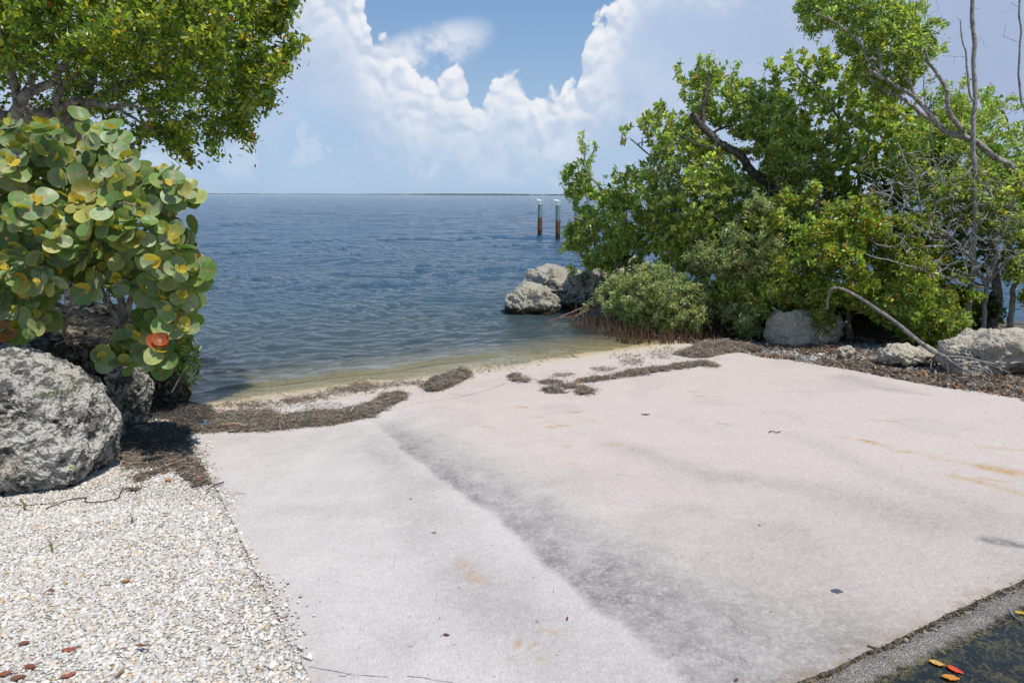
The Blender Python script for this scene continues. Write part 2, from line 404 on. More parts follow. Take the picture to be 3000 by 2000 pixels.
mx2 = t.node('ShaderNodeMixShader'); t.l.new(t.m('MULTIPLY', fr.outputs[0], 1.0), mx2.inputs[0]); t.l.new(mx.outputs[0], mx2.inputs[1]); t.l.new(gl.outputs[0], mx2.inputs[2])
t.l.new(mx2.outputs[0], o.inputs[0])
M_water = m
wat = mesh('sea_water', V, [F], M_water, cols={'depth': dep})
tag(wat, kind='structure')

# ------------------------------------------------------------------ concrete boat ramp slab
LE = [slab_hit(*q)[:2] for q in [(549, 1266), (585, 1335), (620, 1405), (680, 1525), (750, 1672), (811, 1798), (857, 1894), (915, 2000)]]
RE = [slab_hit(*q)[:2] for q in [(2085, 1015), (2200, 1038), (2529, 1086), (2597, 1100), (2888, 1150), (3000, 1163)]]
ldir = LE[0] - LE[3]; ldir /= np.linalg.norm(ldir)
LEx = [LE[0] + ldir * 3.0] + LE + [LE[-1] + (LE[-1] - LE[-2]) * 6]
rdir = RE[0] - RE[3]; rdir /= np.linalg.norm(rdir)
RExt = [RE[0] + rdir * 2.2] + RE + [RE[-1] + (RE[-1] - RE[-3]) * 6]
gex = [GUT[0] - gdir * 3] + GUT + [GUT[-1] + gdir * 3]
slab_poly = [tuple(q) for q in LEx] + [tuple(q) for q in gex if True][0:0] 
# grid along u (left edge -> right edge), v (sea -> camera)
nu, nv = 470, 520
def resample(pts, n, power=1.0):
    pts = np.array(pts); L = np.concatenate([[0], np.cumsum(np.linalg.norm(np.diff(pts, axis=0), axis=1))]); s = np.linspace(0, 1, n) ** power * L[-1]
    return np.stack([np.interp(s, L, pts[:, 0]), np.interp(s, L, pts[:, 1])], 1)
Lc = LEx[:-1] + [np.array([GUT[0][0] - gdir[0] * 2.6, GUT[0][1] - gdir[1] * 2.6])]
Rc = RExt[:-1] + [GUT[-1] + gdir * 1.6]
Ls = resample(Lc, nv); Rs = resample(Rc, nv)
u = np.linspace(0, 1, nu)
G = Ls[None, :, :] * (1 - u)[:, None, None] + Rs[None, :, :] * u[:, None, None]
PX = G[..., 0].ravel(); PY = G[..., 1].ravel()
PP = np.stack([PX, PY], 1)
# ragged left edge
edge = np.zeros((nu, nv)); 
zs = ramp_z(PX, PY)
und = fbm(P3(PX * 1.2, PY * 1.2), 3, 77) * 0.006 + fbm(P3(PX * 45, PY * 45), 2, 78) * 0.0012
zs = zs + und
# stain fields and painted tree shadow on the concrete itself
def W(px, py): return slab_hit(px, py)[:2]
def streak(pts, w0, w1=None, soft=1.0):
    pts = [W(*q) for q in pts]; n = len(pts) - 1; best = np.zeros(len(PP))
    for k in range(n):
        d, q = segdist(PP, pts[k], pts[k + 1]); f = (k + q) / n; wdt = w0 + ((w1 if w1 is not None else w0) - w0) * f
        best = np.maximum(best, np.exp(-(d / wdt) ** 2 * soft))
    return best
nA = fbm(P3(PX * 2.2, PY * 2.2), 5, 5); nB = fbm(P3(PX * 9, PY * 9), 5, 6)
# broad grey algae band, hard edge on its left, fading to the right
bl = np.array([W(*q) for q in [(1090, 1235), (1190, 1330), (1300, 1415), (1390, 1480), (1450, 1520), (1560, 1625), (1680, 1730), (1740, 1785), (1830, 1850), (1905, 1925), (1990, 2000), (2100, 2100), (2400, 2500)]])
best = np.full(len(PP), 9.0); side = np.zeros(len(PP))
for k in range(len(bl) - 1):
    d, q = segdist(PP, bl[k], bl[k + 1]); ab = bl[k + 1] - bl[k]
    s = ab[0] * (PP[:, 1] - bl[k][1]) - ab[1] * (PP[:, 0] - bl[k][0])
    mk = d < best; best = np.where(mk, d, best); side = np.where(mk, np.sign(s), side)
sd = best * side + nB * 0.012 + nA * 0.02          # >0 right side
wband = np.interp(PY, [2, 3, 4, 5.5], [1.0, 0.62, 0.48, 0.22]) * (1 + 0.35 * nA)
grey = sstep(sd, -0.012, 0.05) * np.exp(-np.maximum(sd - 0.05, 0) ** 2 / (wband ** 2)) * sstep(PY, 6.0, 5.0)
grey = np.clip(grey * (0.72 + 0.22 * nB), 0, 1)
grey2 = 0.33 * streak([(1100, 1290), (1170, 1390), (1260, 1425)], 0.16) + 0.30 * streak([(1350, 1700), (1560, 1850), (1900, 2050)], 0.22) + 0.2 * streak([(1180, 1450), (1500, 1800)], .2)
grey3 = 0.45 * streak([(2180, 1400), (2420, 1440), (2700, 1520)], 0.10, 0.2) + 0.35 * streak([(1800, 1300), (2100, 1400)], 0.12) + 0.5 * streak([(2480, 1105), (2620, 1140)], 0.16) + 0.4 * streak([(2560, 1135), (2720, 1155)], 0.05) + 0.28 * streak([(2330, 1270), (2600, 1400), (2900, 1500)], .1)  # the two streaks by the upper right edge paint the trees' cast shadow
grey4 = 0.9 * streak([(2900, 1585), (2990, 1600)], 0.045) + 0.2 * sstep(PX, 0.5, 1.5) * sstep(PY, 4.5, 3.0)
og = 0.9 * streak([(2530, 1290), (2560, 1297)], 0.02) + 0.6 * streak([(2440, 1275), (2550, 1295)], 0.022) + 0.30 * streak([(2560, 1300), (2760, 1345), (3000, 1385)], 0.05) + 0.75 * streak([(2880, 1368), (3000, 1392)], 0.055) \
   + 0.6 * streak([(2800, 1395), (3000, 1445)], 0.04) + 0.5 * streak([(2860, 1308), (3000, 1320)], 0.03) + 0.6 * streak([(2555, 1229), (2630, 1234)], 0.02) + 0.6 * streak([(2100, 1236), (2135, 1242)], 0.018) \
   + 0.75 * streak([(2870, 1400), (2960, 1412)], 0.02) + 0.6 * streak([(2610, 1322), (2660, 1326)], .016) + 0.4 * streak([(2430, 1243), (2470, 1247)], .014) + 0.4 * streak([(2710, 1345), (2745, 1350)], .014)
og += 0.55 * streak([(1345, 1650), (1395, 1700)], 0.035) + 0.7 * streak([(1590, 1845), (1630, 1852)], 0.012) + 0.55 * streak([(1515, 1895), (1522, 1880)], 0.012) + 0.5 * streak([(1552, 1900), (1570, 1884)], 0.010) + 0.6 * streak([(1498, 1928), (1504, 1930)], 0.012) + 0.6 * streak([(1580, 1928), (1608, 1938)], .010) + 0.5 * streak([(1340, 1526), (1350, 1531)], .012)
og += 0.6 * streak([(1810, 1390), (1835, 1393)], .014) + 0.5 * streak([(1785, 1463), (1802, 1472)], .012) + 0.4 * streak([(1745, 1378), (1760, 1380)], .012)
rngp = np.random.default_rng(8)
for q in [(1560, 1220), (1600, 1232), (1605, 1250), (1640, 1245), (1670, 1222), (1710, 1230), (1790, 1300), (1520, 1192), (1590, 1190), (1740, 1240), (1420, 1250), (1445, 1258), (1665, 1205), (1700, 1205), (2020, 1145), (2095, 1160), (2040, 1158), (1640, 1306), (1660, 1357)]:
    og += 0.42 * streak([q, (q[0] + 22, q[1] + 2)], 0.028) * (1 + nB)
og = np.clip(og * (1 + 0.7 * nB), 0, 1)
pink = sstep(sd, 0.1, 0.9) * 0.9
dst = strand(PX, PY)
wetz = sstep(dst, -0.42, -0.02) * 1.0
sandy = sstep(dst + 0.18 * nA, -1.0, -0.25)
gut = -near_gutter(PP); rim = np.exp(-np.maximum(gut - 0.02 * nB, 0) / 0.035)
lf = linedist(PP, Lc); tan_l = np.exp(-(lf / 0.05)) * (0.5 + 0.5 * nB)
greyall = np.clip(grey * 0.95 + 0.8 * grey2 + 0.6 * grey3 + grey4 + 0.12 * sstep(nA, 0.2, 0.9), 0, 1)
colattr = np.stack([greyall, og, np.clip(pink, 0, 1), np.ones_like(og)], 1)
col2 = np.stack([np.clip(sandy, 0, 1), np.clip(wetz, 0, 1), np.clip(rim + 0.6 * tan_l, 0, 1), np.ones_like(og)], 1)
m, t, o = newmat('weathered_concrete')
p = t.geo(); a1 = t.attr('stain_shade'); a2 = t.attr('shore'); s1 = t.node('ShaderNodeSeparateColor'); t.l.new(a1, s1.inputs[0]); s2 = t.node('ShaderNodeSeparateColor'); t.l.new(a2, s2.inputs[0])
f1 = t.noise(p, 260, 3, 0.6); f2 = t.noise(p, 70, 5, 0.7); f3 = t.noise(p, 4.5, 6, 0.6); f4 = t.noise(p, 18, 6, 0.72, 0.5)
base = t.mix(f2, (0.36, 0.355, 0.36), (0.50, 0.49, 0.49))
base = t.mix(t.step(f3, 0.35, 0.7), base, t.mix(f2, (0.325, 0.32, 0.325), (0.465, 0.455, 0.455)))
base = t.mix(t.m('MULTIPLY', s1.outputs[2], 0.62), base, t.mix(f2, (0.34, 0.305, 0.285), (0.48, 0.43, 0.40)))
base = t.mix(t.step(f4, 0.58, 0.78, 0, 0.16), base, (0.33, 0.31, 0.30))
gm = t.m('MULTIPLY', s1.outputs[0], t.step(t.m('ADD', t.noise(p, 45, 6, 0.78), t.m('MULTIPLY', f4, 0.7)), 0.60, 0.98, 0.35, 1.0))
base = t.mix(t.m('MULTIPLY', gm, 1.0), base, (0.14, 0.142, 0.145))
base = t.mix(t.m('MULTIPLY', s1.outputs[1], t.step(f4, 0.3, 0.65, 0.35, 0.95)), base, (0.34, 0.225, 0.09))
sandc = t.mix(f2, (0.34, 0.30, 0.225), (0.48, 0.43, 0.35))
base = t.mix(t.m('MULTIPLY', s2.outputs[0], 0.6), base, sandc)
base = t.mix(t.m('MULTIPLY', s2.outputs[1], t.step(f4, 0.35, 0.6, 0.4, 0.95)), base, t.mix(t.step(t.noise(p, 34, 6, 0.78, 0.5), 0.36, 0.62), (0.13, 0.095, 0.03), (0.48, 0.39, 0.20)))
base = t.mix(t.m('MULTIPLY', s2.outputs[2], t.step(f4, 0.4, 0.6, 0.2, 0.8)), base, (0.22, 0.19, 0.14))
base = t.mix(t.step(f1, 0.66, 0.74, 0, 0.35), base, (0.16, 0.14, 0.12)); mpx = t.node('ShaderNodeMapping'); mpx.inputs['Rotation'].default_value = (0, 0, 0.9); mpx.inputs['Scale'].default_value = (1.0, 0.28, 1.0); t.l.new(p, mpx.inputs[0])
g1 = t.noise(mpx.outputs[0], 150, 5, 0.75); g2 = t.noise(p, 60, 6, 0.78, 0.8)
base = t.mix(1.0, base, t.mix(t.step(g1, 0.36, 0.62), (0.87, 0.865, 0.86), (1.04, 1.04, 1.04)), 'MULTIPLY')
base = t.mix(1.0, base, t.mix(t.step(g2, 0.30, 0.56), (0.90, 0.885, 0.87), (1.02, 1.02, 1.02)), 'MULTIPLY')
base = t.vm('MULTIPLY', base, (1.36, 1.255, 1.175))
hh = t.m('ADD', t.m('MULTIPLY', f1, 0.5), t.m('ADD', f2, t.m('MULTIPLY', f4, 0.5)))
rg = t.mix(s2.outputs[1], (0.9, 0.9, 0.9), (0.35, 0.35, 0.35))
principled(t, o, base, rg, 0.25, t.bump(hh, 0.55, 0.006)); M_conc = m
Vt = np.stack([PX, PY, zs], 1); keep = near_gutter(PP) < 0.0
ft = grid_faces(nu, nv)
# trim against the gutter edge: slide vertices just beyond the edge back on to it
ng = near_gutter(PP)
fm = ng[ft] < 0
f_keep = ft[fm.any(1)]
over = ng > 0; Vt[over, 0] -= gn[0] * ng[over]; Vt[over, 1] -= gn[1] * ng[over]
f_keep = f_keep[~((ng[f_keep] > 0).all(1))]
# left edge wobble on the outermost columns
li = np.arange(nv)
Vt[li, 0] += 0.005 * fbm(P3(Vt[li, 0] * 14, Vt[li, 1] * 14), 3, 9)
# skirt down both long edges
ri = (nu - 1) * nv + np.arange(nv)
def skirt(idx, V0, n0):
    lowv = V0[idx].copy(); lowv[:, 2] -= 0.13
    a = idx[:-1]; b = idx[1:]; c = n0 + np.arange(len(idx) - 1); return lowv, np.stack([a, b, c + 1, c], 1)
s1v, s1f = skirt(li, Vt, len(Vt)); s2v, s2f = skirt(ri, Vt, len(Vt) + len(s1v))
# gutter-side face
ramp_root = None

Va = np.concatenate([Vt, s1v, s2v]); pad = lambda A: np.concatenate([A, A[li], A[ri]])
ea = np.linspace(-2.9, 5.2, 700); eb = -(0.007 * fbm(P3(ea * 9, 0.5), 4, 19) + 0.012 * fbm(P3(ea * 1.7, 2.5), 2, 29)); ex_ = GUT[0][0] + gdir[0] * ea + gn[0] * eb; ey_ = GUT[0][1] + gdir[1] * ea + gn[1] * eb; ez_ = ramp_z(ex_, ey_)
er = 0.004 * fbm(P3(ea * 30, 1.0), 3, 5)
ev = np.concatenate([np.stack([ex_, ey_, ez_ + 0.004], 1), np.stack([ex_ + gn[0] * (0.006 + er), ey_ + gn[1] * (0.006 + er), ez_ - 0.010], 1), np.stack([ex_ + gn[0] * 0.004, ey_ + gn[1] * 0.004, ez_ - 0.09], 1)])
ramp_ = mesh('ramp', Va, [f_keep[:, ::-1], s1f, s2f[:, ::-1]], M_conc, None, cols={'stain_shade': pad(colattr), 'shore': pad(col2)}); tag(ramp_, kind='structure')
m, t, o = newmat('mossy_edge'); n = t.noise(t.geo(), 55, 6, 0.78); principled(t, o, t.mix(t.step(n, 0.4, 0.62), (0.035, 0.03, 0.02), (0.30, 0.25, 0.16)), 0.95, 0.1, t.bump(n, 1.0, 0.02))
mesh('slab_edge', ev, [grid_faces(3, 700)], m, ramp_)

# ------------------------------------------------------------------ gutter of exposed aggregate and its puddle
m, t, o = newmat('exposed_aggregate')
p = t.geo(); v = t.vor(p, 150); f2 = t.noise(p, 14, 6, 0.7); f3 = t.noise(p, 60, 4, 0.6); v2 = t.vor(p, 75)
st = t.mix(v.outputs[1], (0.12, 0.115, 0.11), (0.52, 0.50, 0.46)); stn = t.node('ShaderNodeSeparateColor'); t.l.new(v.outputs[1], stn.inputs[0])
base = t.mix(stn.outputs[0], (0.15, 0.13, 0.12), (0.47, 0.42, 0.37))
base = t.mix(t.step(v.outputs[0], 0.35, 0.6), base, (0.17, 0.15, 0.135))
base = t.mix(t.step(f2, 0.48, 0.66, 0, 0.6), base, (0.14, 0.12, 0.085))
wv = t.attr('wet', 'Fac')
mud = t.mix(t.step(t.noise(p, 22, 6, 0.75, 1.5), 0.46, 0.60), (0.010, 0.011, 0.009), t.mix(f3, (0.05, 0.05, 0.015), (0.24, 0.20, 0.09)))
mud = t.mix(t.step(v2.outputs[0], 0.16, 0.06, 0, 0.7), mud, (0.36, 0.32, 0.22))
base = t.mix(t.step(t.m('ADD', wv, t.m('MULTIPLY', t.m('SUBTRACT', f2, 0.5), 0.5)), 0.35, 0.6), base, mud)
principled(t, o, base, 0.75, 0.4, t.bump(t.m('ADD', t.m('MULTIPLY', v.outputs[0], -1.0), f2), 0.8, 0.008)); M_agg = m
gz0 = float(ramp_z(GUT[2][0], GUT[2][1]))
na_, nb_ = 300, 150
ga_ = np.linspace(-3.0, 5.0, na_); gb_ = np.linspace(-0.05, 3.2, nb_)
A_, B_ = np.meshgrid(ga_, gb_, indexing='ij')
gxx = GUT[0][0] + gdir[0] * A_ + gn[0] * B_; gyy = GUT[0][1] + gdir[1] * A_ + gn[1] * B_
bz = np.minimum(ramp_z(gxx, gyy), 9); 
edge_z = ramp_z(GUT[0][0] + gdir[0] * A_, GUT[0][1] + gdir[1] * A_)
wn_ = fbm(P3(gxx.ravel() * 5, gyy.ravel() * 5), 5, 55).reshape(A_.shape)
slope = np.where(B_ < 0.5, -0.022 - 0.10 * B_, -0.072 + 0.0 * B_) 
gzz = edge_z - 0.006 - 0.075 * np.clip(B_, 0, 0.6) - 0.008 * np.exp(-(B_ / 0.022) ** 2) + 0.055 * np.maximum(B_ - 0.9, 0) + wn_ * 0.006
PUDZ = float(np.interp(0.46, [0, 1], [0, 1]))  # placeholder keeps the name
pa = atz(2800, 1905, gz0 - 0.06)
# water level: where the photographed shoreline of the puddle meets the gutter
bsh = (pa[:2] - GUT[0]) @ gn; ash = (pa[:2] - GUT[0]) @ gdir
ez = float(ramp_z(*(GUT[0] + gdir * ash))); PUDZ = ez - 0.006 - 0.075 * min(bsh, 0.6)
wetv = sstep(B_, bsh - 0.10, bsh + 0.10)
# join strip up to the slab face
tag(mesh('road_gutter', np.stack([gxx.ravel(), gyy.ravel(), gzz.ravel()], 1), [grid_faces(na_, nb_)], M_agg, cols={'wet': wetv.ravel()}), kind='structure')
m, t, o = newmat('puddle_water')
tr = t.node('ShaderNodeBsdfTransparent'); tr.inputs[0].default_value = (0.80, 0.80, 0.70, 1)
gl = t.node('ShaderNodeBsdfGlossy'); gl.inputs['Roughness'].default_value = 0.02
fr = t.node('ShaderNodeFresnel'); fr.inputs[0].default_value = 1.40
bm_ = t.bump(t.noise(t.geo(), 6, 3), 0.15, 0.01); t.l.new(bm_, gl.inputs['Normal']); t.l.new(bm_, fr.inputs['Normal'])
mx = t.node('ShaderNodeMixShader'); t.l.new(t.m('MULTIPLY', fr.outputs[0], 1.5, clamp=True), mx.inputs[0]); t.l.new(tr.outputs[0], mx.inputs[1]); t.l.new(gl.outputs[0], mx.inputs[2]); t.l.new(mx.outputs[0], o.inputs[0]); M_pud = m
pc = [GUT[0] + gdir * a + gn * b for a, b in [(-3, 0.12), (5, 0.12), (5, 3.1), (-3, 3.1)]]
tag(mesh('puddle', [(q[0], q[1], PUDZ) for q in pc], [np.array([[3, 2, 1, 0]])], M_pud), kind='structure')

# ------------------------------------------------------------------ rocks
def rock_mat(name, light, dark, amount, warm=(0.42, 0.36, 0.26)):
    m, t, o = newmat(name); p = t.geo()
    a = t.attr('pit', 'Fac'); n1 = t.noise(p, 7, 6, 0.68, 0.4); n2 = t.noise(p, 28, 6, 0.7); n3 = t.noise(p, 3.0, 4, 0.6); v = t.vor(p, 34, 'F1').outputs[0]
    c = t.mix(n2, tuple(0.8 * q for q in light), tuple(1.18 * q for q in light))
    c = t.mix(t.step(n3, 0.5, 0.68, 0, 0.5), c, warm)
    k = t.m('ADD', t.m('MULTIPLY', a, 0.42), t.m('ADD', t.m('MULTIPLY', n1, 1.1), t.m('MULTIPLY', n2, 0.75)))
    c = t.mix(t.step(k, 1.22 - amount, 1.38 - amount, 0, 0.88), c, dark)
    c = t.mix(t.step(v, 0.20, 0.08, 0, 0.35), c, (0.10, 0.09, 0.07))
    sep = t.node('ShaderNodeSeparateXYZ'); t.l.new(p, sep.inputs[0])
    c = t.mix(t.m('MULTIPLY', t.step(t.m('ADD', sep.outputs[2], t.m('MULTIPLY', n1, 0.12)), 0.26, 0.10), t.attr('tide', 'Fac')), c, (0.035, 0.032, 0.02))
    principled(t, o, c, 0.92, 0.15, t.bump(t.m('ADD', t.m('MULTIPLY', n2, 1.0), t.m('MULTIPLY', t.step(v, 0.0, 0.3), 0.6)), 0.9, 0.02)); return m
M_rock = rock_mat('pitted_limestone', (0.48, 0.46, 0.415), (0.065, 0.064, 0.058), 0.34)
M_rock2 = rock_mat('dark_limestone', (0.36, 0.34, 0.29), (0.05, 0.048, 0.04), 0.34)
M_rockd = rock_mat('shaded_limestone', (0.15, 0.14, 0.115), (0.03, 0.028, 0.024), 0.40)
M_rock4 = rock_mat('shore_limestone', (0.37, 0.345, 0.29), (0.09, 0.085, 0.07), 0.20)
M_rock3 = rock_mat('tan_limestone', (0.47, 0.42, 0.34), (0.13, 0.12, 0.10), 0.04)
def rock(name, c, r, rz, seed, mat, label, sub=6, sq=0.75, rough=1.0, tide=0.0, group=None, shear=(0, 0)):
    bigf = 1.9 if 21 <= seed <= 31 else 1.0
    V, F = icosphere(sub)
    N = np.sign(V) * np.abs(V) ** sq; N /= np.maximum(1e-6, (np.abs(N) ** 2.6).sum(1) ** (1 / 2.6))[:, None]
    s = float(np.mean(r)); q = N * np.array(r)
    off = np.array([seed * 3.7, seed * 1.3, seed * 7.1])
    big = fbm(q / s * (1.1 + .5 * (bigf > 1)) + off, 3, seed) * 0.13 * s * bigf
    # facets
    f1, f2 = worley(q / s * 1.4 + off, seed); big += (f1 - 0.5) * -0.12 * s
    mid = fbm(q * 6 + off, 4, seed + 9) * 0.026 * rough
    wx = q + np.stack([fbm(q * 9 + off, 2, seed + 60 + k) for k in range(3)], 1) * 0.05
    w1, _ = worley(wx * 8.5 + off, seed + 3); w2, _ = worley(wx * 19 + off, seed + 4); w3, _ = worley(wx * 42 + off, seed + 5)
    zone = np.clip(0.55 + 0.9 * fbm(q * 2.4 + off, 3, seed + 70), 0.05, 1.4)
    pit = (sstep(w1, 0.45, 0.05) * 0.060 + sstep(w2, 0.5, 0.1) * 0.034 + sstep(w3, 0.5, 0.1) * 0.014) * rough * zone
    ridge = np.abs(fbm(q * 11 + off, 5, seed + 20, 0.6)) * -0.034 * rough
    D = big + mid - pit + ridge
    nrm = N / np.array(r); nrm /= np.linalg.norm(nrm, axis=1)[:, None]
    q = q + nrm * D[:, None]
    q[:, 0] += shear[0] * q[:, 2]; q[:, 1] += shear[1] * q[:, 2]
    ca, sa = math.cos(rz), math.sin(rz); q = q @ np.array([[ca, sa, 0], [-sa, ca, 0], [0, 0, 1]])
    q += np.array(c)
    o = mesh(name, q, [F], mat, cols={'pit': np.clip(pit / 0.05, 0, 1), 'tide': np.full(len(q), tide)}, loc=(c[0], c[1], c[2] - r[2]))
    return tag(o, label, 'rock', group)
def rockpx(x0, x1, yt, yb, seed, mat, label, dr=0.8, base=None, sub=5, rz=0.0, sq=0.75, rough=1.0, tide=0.0, group=None, sink=0.25, Y0=None, shear=(0, 0)):
    xm = (x0 + x1) / 2
    b = ghit(xm, yb) if Y0 is None else at(xm, yb, Y0)
    Yc = b[1] + dr * (x1 - x0) / FP * b[1] * 0.5
    w_ = (x1 - x0) / FP * Yc; top = at(xm, yt, Yc)[2]
    hgt = top - b[2]; r = (w_ / 2 * 1.0, w_ / 2 * dr, hgt * (0.5 + sink / 2) )
    c = at(xm, 1000, Yc); c = np.array([c[0], Yc, top - r[2]])
    return rock('boulder', c, r, rz, seed, mat, label, sub, sq, rough, tide, group)
rockpx(-190, 272, 1050, 1458, 3, M_rock, 'huge pale grey limestone boulder, deeply pitted, on the gravel beside the ramp', dr=0.9, sub=8, sq=0.8, sink=0.15)
rockpx(-110, 82, 1000, 1105, 11, M_rock2, 'smaller dark crusted rock sitting behind the huge pitted boulder', dr=0.8, sub=6, Y0=5.2)
rockpx(300, 418, 1050, 1262, 5, M_rock2, 'dark rounded rock beside the right flank of the huge pitted boulder', dr=1.2, sub=6, sink=0.1, group=None)
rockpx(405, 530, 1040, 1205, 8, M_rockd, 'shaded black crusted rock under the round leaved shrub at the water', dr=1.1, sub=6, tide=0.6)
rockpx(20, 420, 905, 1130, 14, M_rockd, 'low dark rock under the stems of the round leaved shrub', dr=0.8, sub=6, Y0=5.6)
# breakwater point
rockpx(1482, 1640, 838, 922, 21, M_rock4, 'foremost smooth topped boulder at the tip of the breakwater, standing in the water', dr=0.7, sub=6, tide=1.0, sq=0.6, sink=0.3, rough=1.1)
rockpx(1530, 1735, 784, 885, 22, M_rock4, 'pale jagged boulder behind the foremost one at the breakwater tip', dr=0.8, sub=6, tide=0.6, Y0=13.4)
rockpx(1610, 1668, 846, 918, 23, M_rock2, 'narrow dark rock wedged between two breakwater boulders', dr=0.9, sub=5, tide=1.0, Y0=12.8)
rockpx(1645, 1800, 795, 925, 24, M_rock2, 'upright shadowed boulder where the breakwater meets the branches', dr=0.9, sub=6, tide=0.8, Y0=12.6)
rockpx(1715, 1890, 752, 880, 25, M_rock3, 'tan boulder half hidden behind the mangrove twigs on the breakwater', dr=0.8, sub=5, Y0=13.0)
rockpx(2030, 2110, 868, 960, 26, M_rock2, 'grey rock showing through a dark gap in the olive green shrub', dr=0.9, sub=5, Y0=10.6)
rockpx(2236, 2450, 903, 1008, 27, M_rock3, 'broad tan boulder under the bush with orange leaves', dr=0.7, sub=6, rough=0.6, sq=0.6)
rockpx(2453, 2506, 1012, 1046, 28, M_rock3, 'small pale stone on the litter between two larger boulders', dr=0.8, sub=4, rough=0.5)
rockpx(2588, 2750, 1012, 1072, 29, M_rock3, 'long low pale rock lying beside the bare fallen branch', dr=0.7, sub=6, rough=0.6, sq=0.6)
rockpx(2772, 3110, 962, 1100, 30, M_rock3, 'big blocky pale boulder at the right edge behind the branching roots', dr=0.6, sub=7, rough=0.6, sq=0.45)
rockpx(2680, 2790, 925, 1000, 31, M_rock2, 'dark mossy rock behind the blocky pale boulder', dr=0.8, sub=5, Y0=9.3)

# ------------------------------------------------------------------ pilings and terns
m, t, o = newmat('weathered_piling_wood')
p = t.geo(); ob = t.obj(); mp = t.node('ShaderNodeMapping'); mp.inputs['Scale'].default_value = (22, 22, 1.2); t.l.new(ob, mp.inputs[0])
n1 = t.noise(mp.outputs[0], 1.0, 5, 0.7); n2 = t.noise(ob, 5, 5, 0.7); sep = t.node('ShaderNodeSeparateXYZ'); t.l.new(p, sep.inputs[0])
c = t.mix(n1, (0.05, 0.11, 0.12), (0.26, 0.36, 0.36))
lev = t.m('ADD', sep.outputs[2], t.m('MULTIPLY', t.m('SUBTRACT', n2, 0.5), 0.7))
c = t.mix(t.step(lev, 1.15, 0.85), c, t.mix(n1, (0.045, 0.022, 0.011), (0.17, 0.085, 0.035)))
c = t.mix(t.step(lev, 0.42, 0.2), c, t.mix(n2, (0.012, 0.011, 0.009), (0.06, 0.045, 0.03)))
principled(t, o, c, 0.85, 0.25, t.bump(n1, 0.8, 0.02)); M_pile = m
m, t, o = newmat('white_guano'); principled(t, o, t.mix(t.noise(t.obj(), 30), (0.35, 0.34, 0.32), (0.75, 0.74, 0.71)), 0.8); M_guano = m
def simplemat(name, col, rough=0.6, spec=0.3, var=0.15, sc_=20):
    m, t, o = newmat(name); n = t.noise(t.obj(), sc_, 4, 0.6)
    principled(t, o, t.mix(n, tuple(q * (1 - var) for q in col), tuple(min(1, q * (1 + var)) for q in col)), rough, spec); return m
M_board = simplemat('bleached_board', (0.50, 0.44, 0.36)); M_white = simplemat('tern_white', (0.80, 0.80, 0.80), 0.7); M_tgrey = simplemat('tern_grey', (0.55, 0.57, 0.60), 0.7)
M_bill = simplemat('tern_orange', (0.55, 0.16, 0.03)); M_black = simplemat('tern_black', (0.02, 0.02, 0.02))
def lathe(cx, cy, zs_, rs_, n=20, wob=0.0, seed=0, lean=(0, 0)):
    a = np.arange(n) / n * 2 * math.pi; V = []
    for z, r in zip(zs_, rs_):
        rr = r * (1 + wob * np.sin(a * 3 + seed) + wob * 0.6 * np.sin(a * 7 + seed * 2 + z * 2))
        V.append(np.stack([cx + lean[0] * z + rr * np.cos(a), cy + lean[1] * z + rr * np.sin(a), np.full(n, z)], 1))
    V = np.concatenate(V); F = []
    k = len(zs_)
    i = np.arange(n); j = (i + 1) % n
    for q in range(k - 1): F.append(np.stack([q * n + i, q * n + j, (q + 1) * n + j, (q + 1) * n + i], 1))
    V = np.concatenate([V, [[cx + lean[0] * zs_[-1], cy + lean[1] * zs_[-1], zs_[-1]]]])
    cap = np.stack([(k - 1) * n + i, (k - 1) * n + j, np.full(n, k * n)], 1)
    return V, [np.concatenate(F), cap]
def piling(xb, yb, xt, yt, wpx, label, seed, board=False):
    b = atz(xb, yb, 0.0); Yp = b[1]; tp = at(xt, yt, Yp); r = wpx / 2 / FP * Yp; H = tp[2]
    lean = ((tp[0] - b[0]) / H, 0)
    root = thing('piling', (b[0], b[1], 0), label, 'piling', 'old dock pilings in a row offshore')
    zs_ = np.concatenate([[-1.0], np.linspace(0, H - 0.05, 16), [H - 0.04, H]]); rs_ = r * (1.0 + 0.03 * np.sin(zs_ * 3 + seed) - 0.0 * zs_); rs_[zs_ < 0.3] *= 0.95; rs_[-1] *= 0.93
    V, F = lathe(b[0], b[1], zs_, rs_, 20, 0.025, seed, lean); mesh('post', V, F, M_pile, root)
    V, F = lathe(b[0] + lean[0] * H, b[1], [H - 0.002, H + 0.012, H + 0.022], [r * 0.90, r * 0.85, r * 0.5], 16, 0.08, seed); mesh('droppings', V, F, M_guano, root)
    if board:
        x0 = tp[0] - r - 0.04; bx = np.array([[x, y, z] for x in (x0 - 0.05, x0 + 0.03) for y in (b[1] - 0.09, b[1] + 0.09) for z in (H - 0.20, H - 0.03)])
        mesh('side_board', bx, [np.array([[0, 1, 3, 2], [4, 6, 7, 5], [0, 4, 5, 1], [2, 3, 7, 6], [0, 2, 6, 4], [1, 5, 7, 3]])], M_board, root, smooth=False)
    return (tp[0], b[1], H + 0.02), r
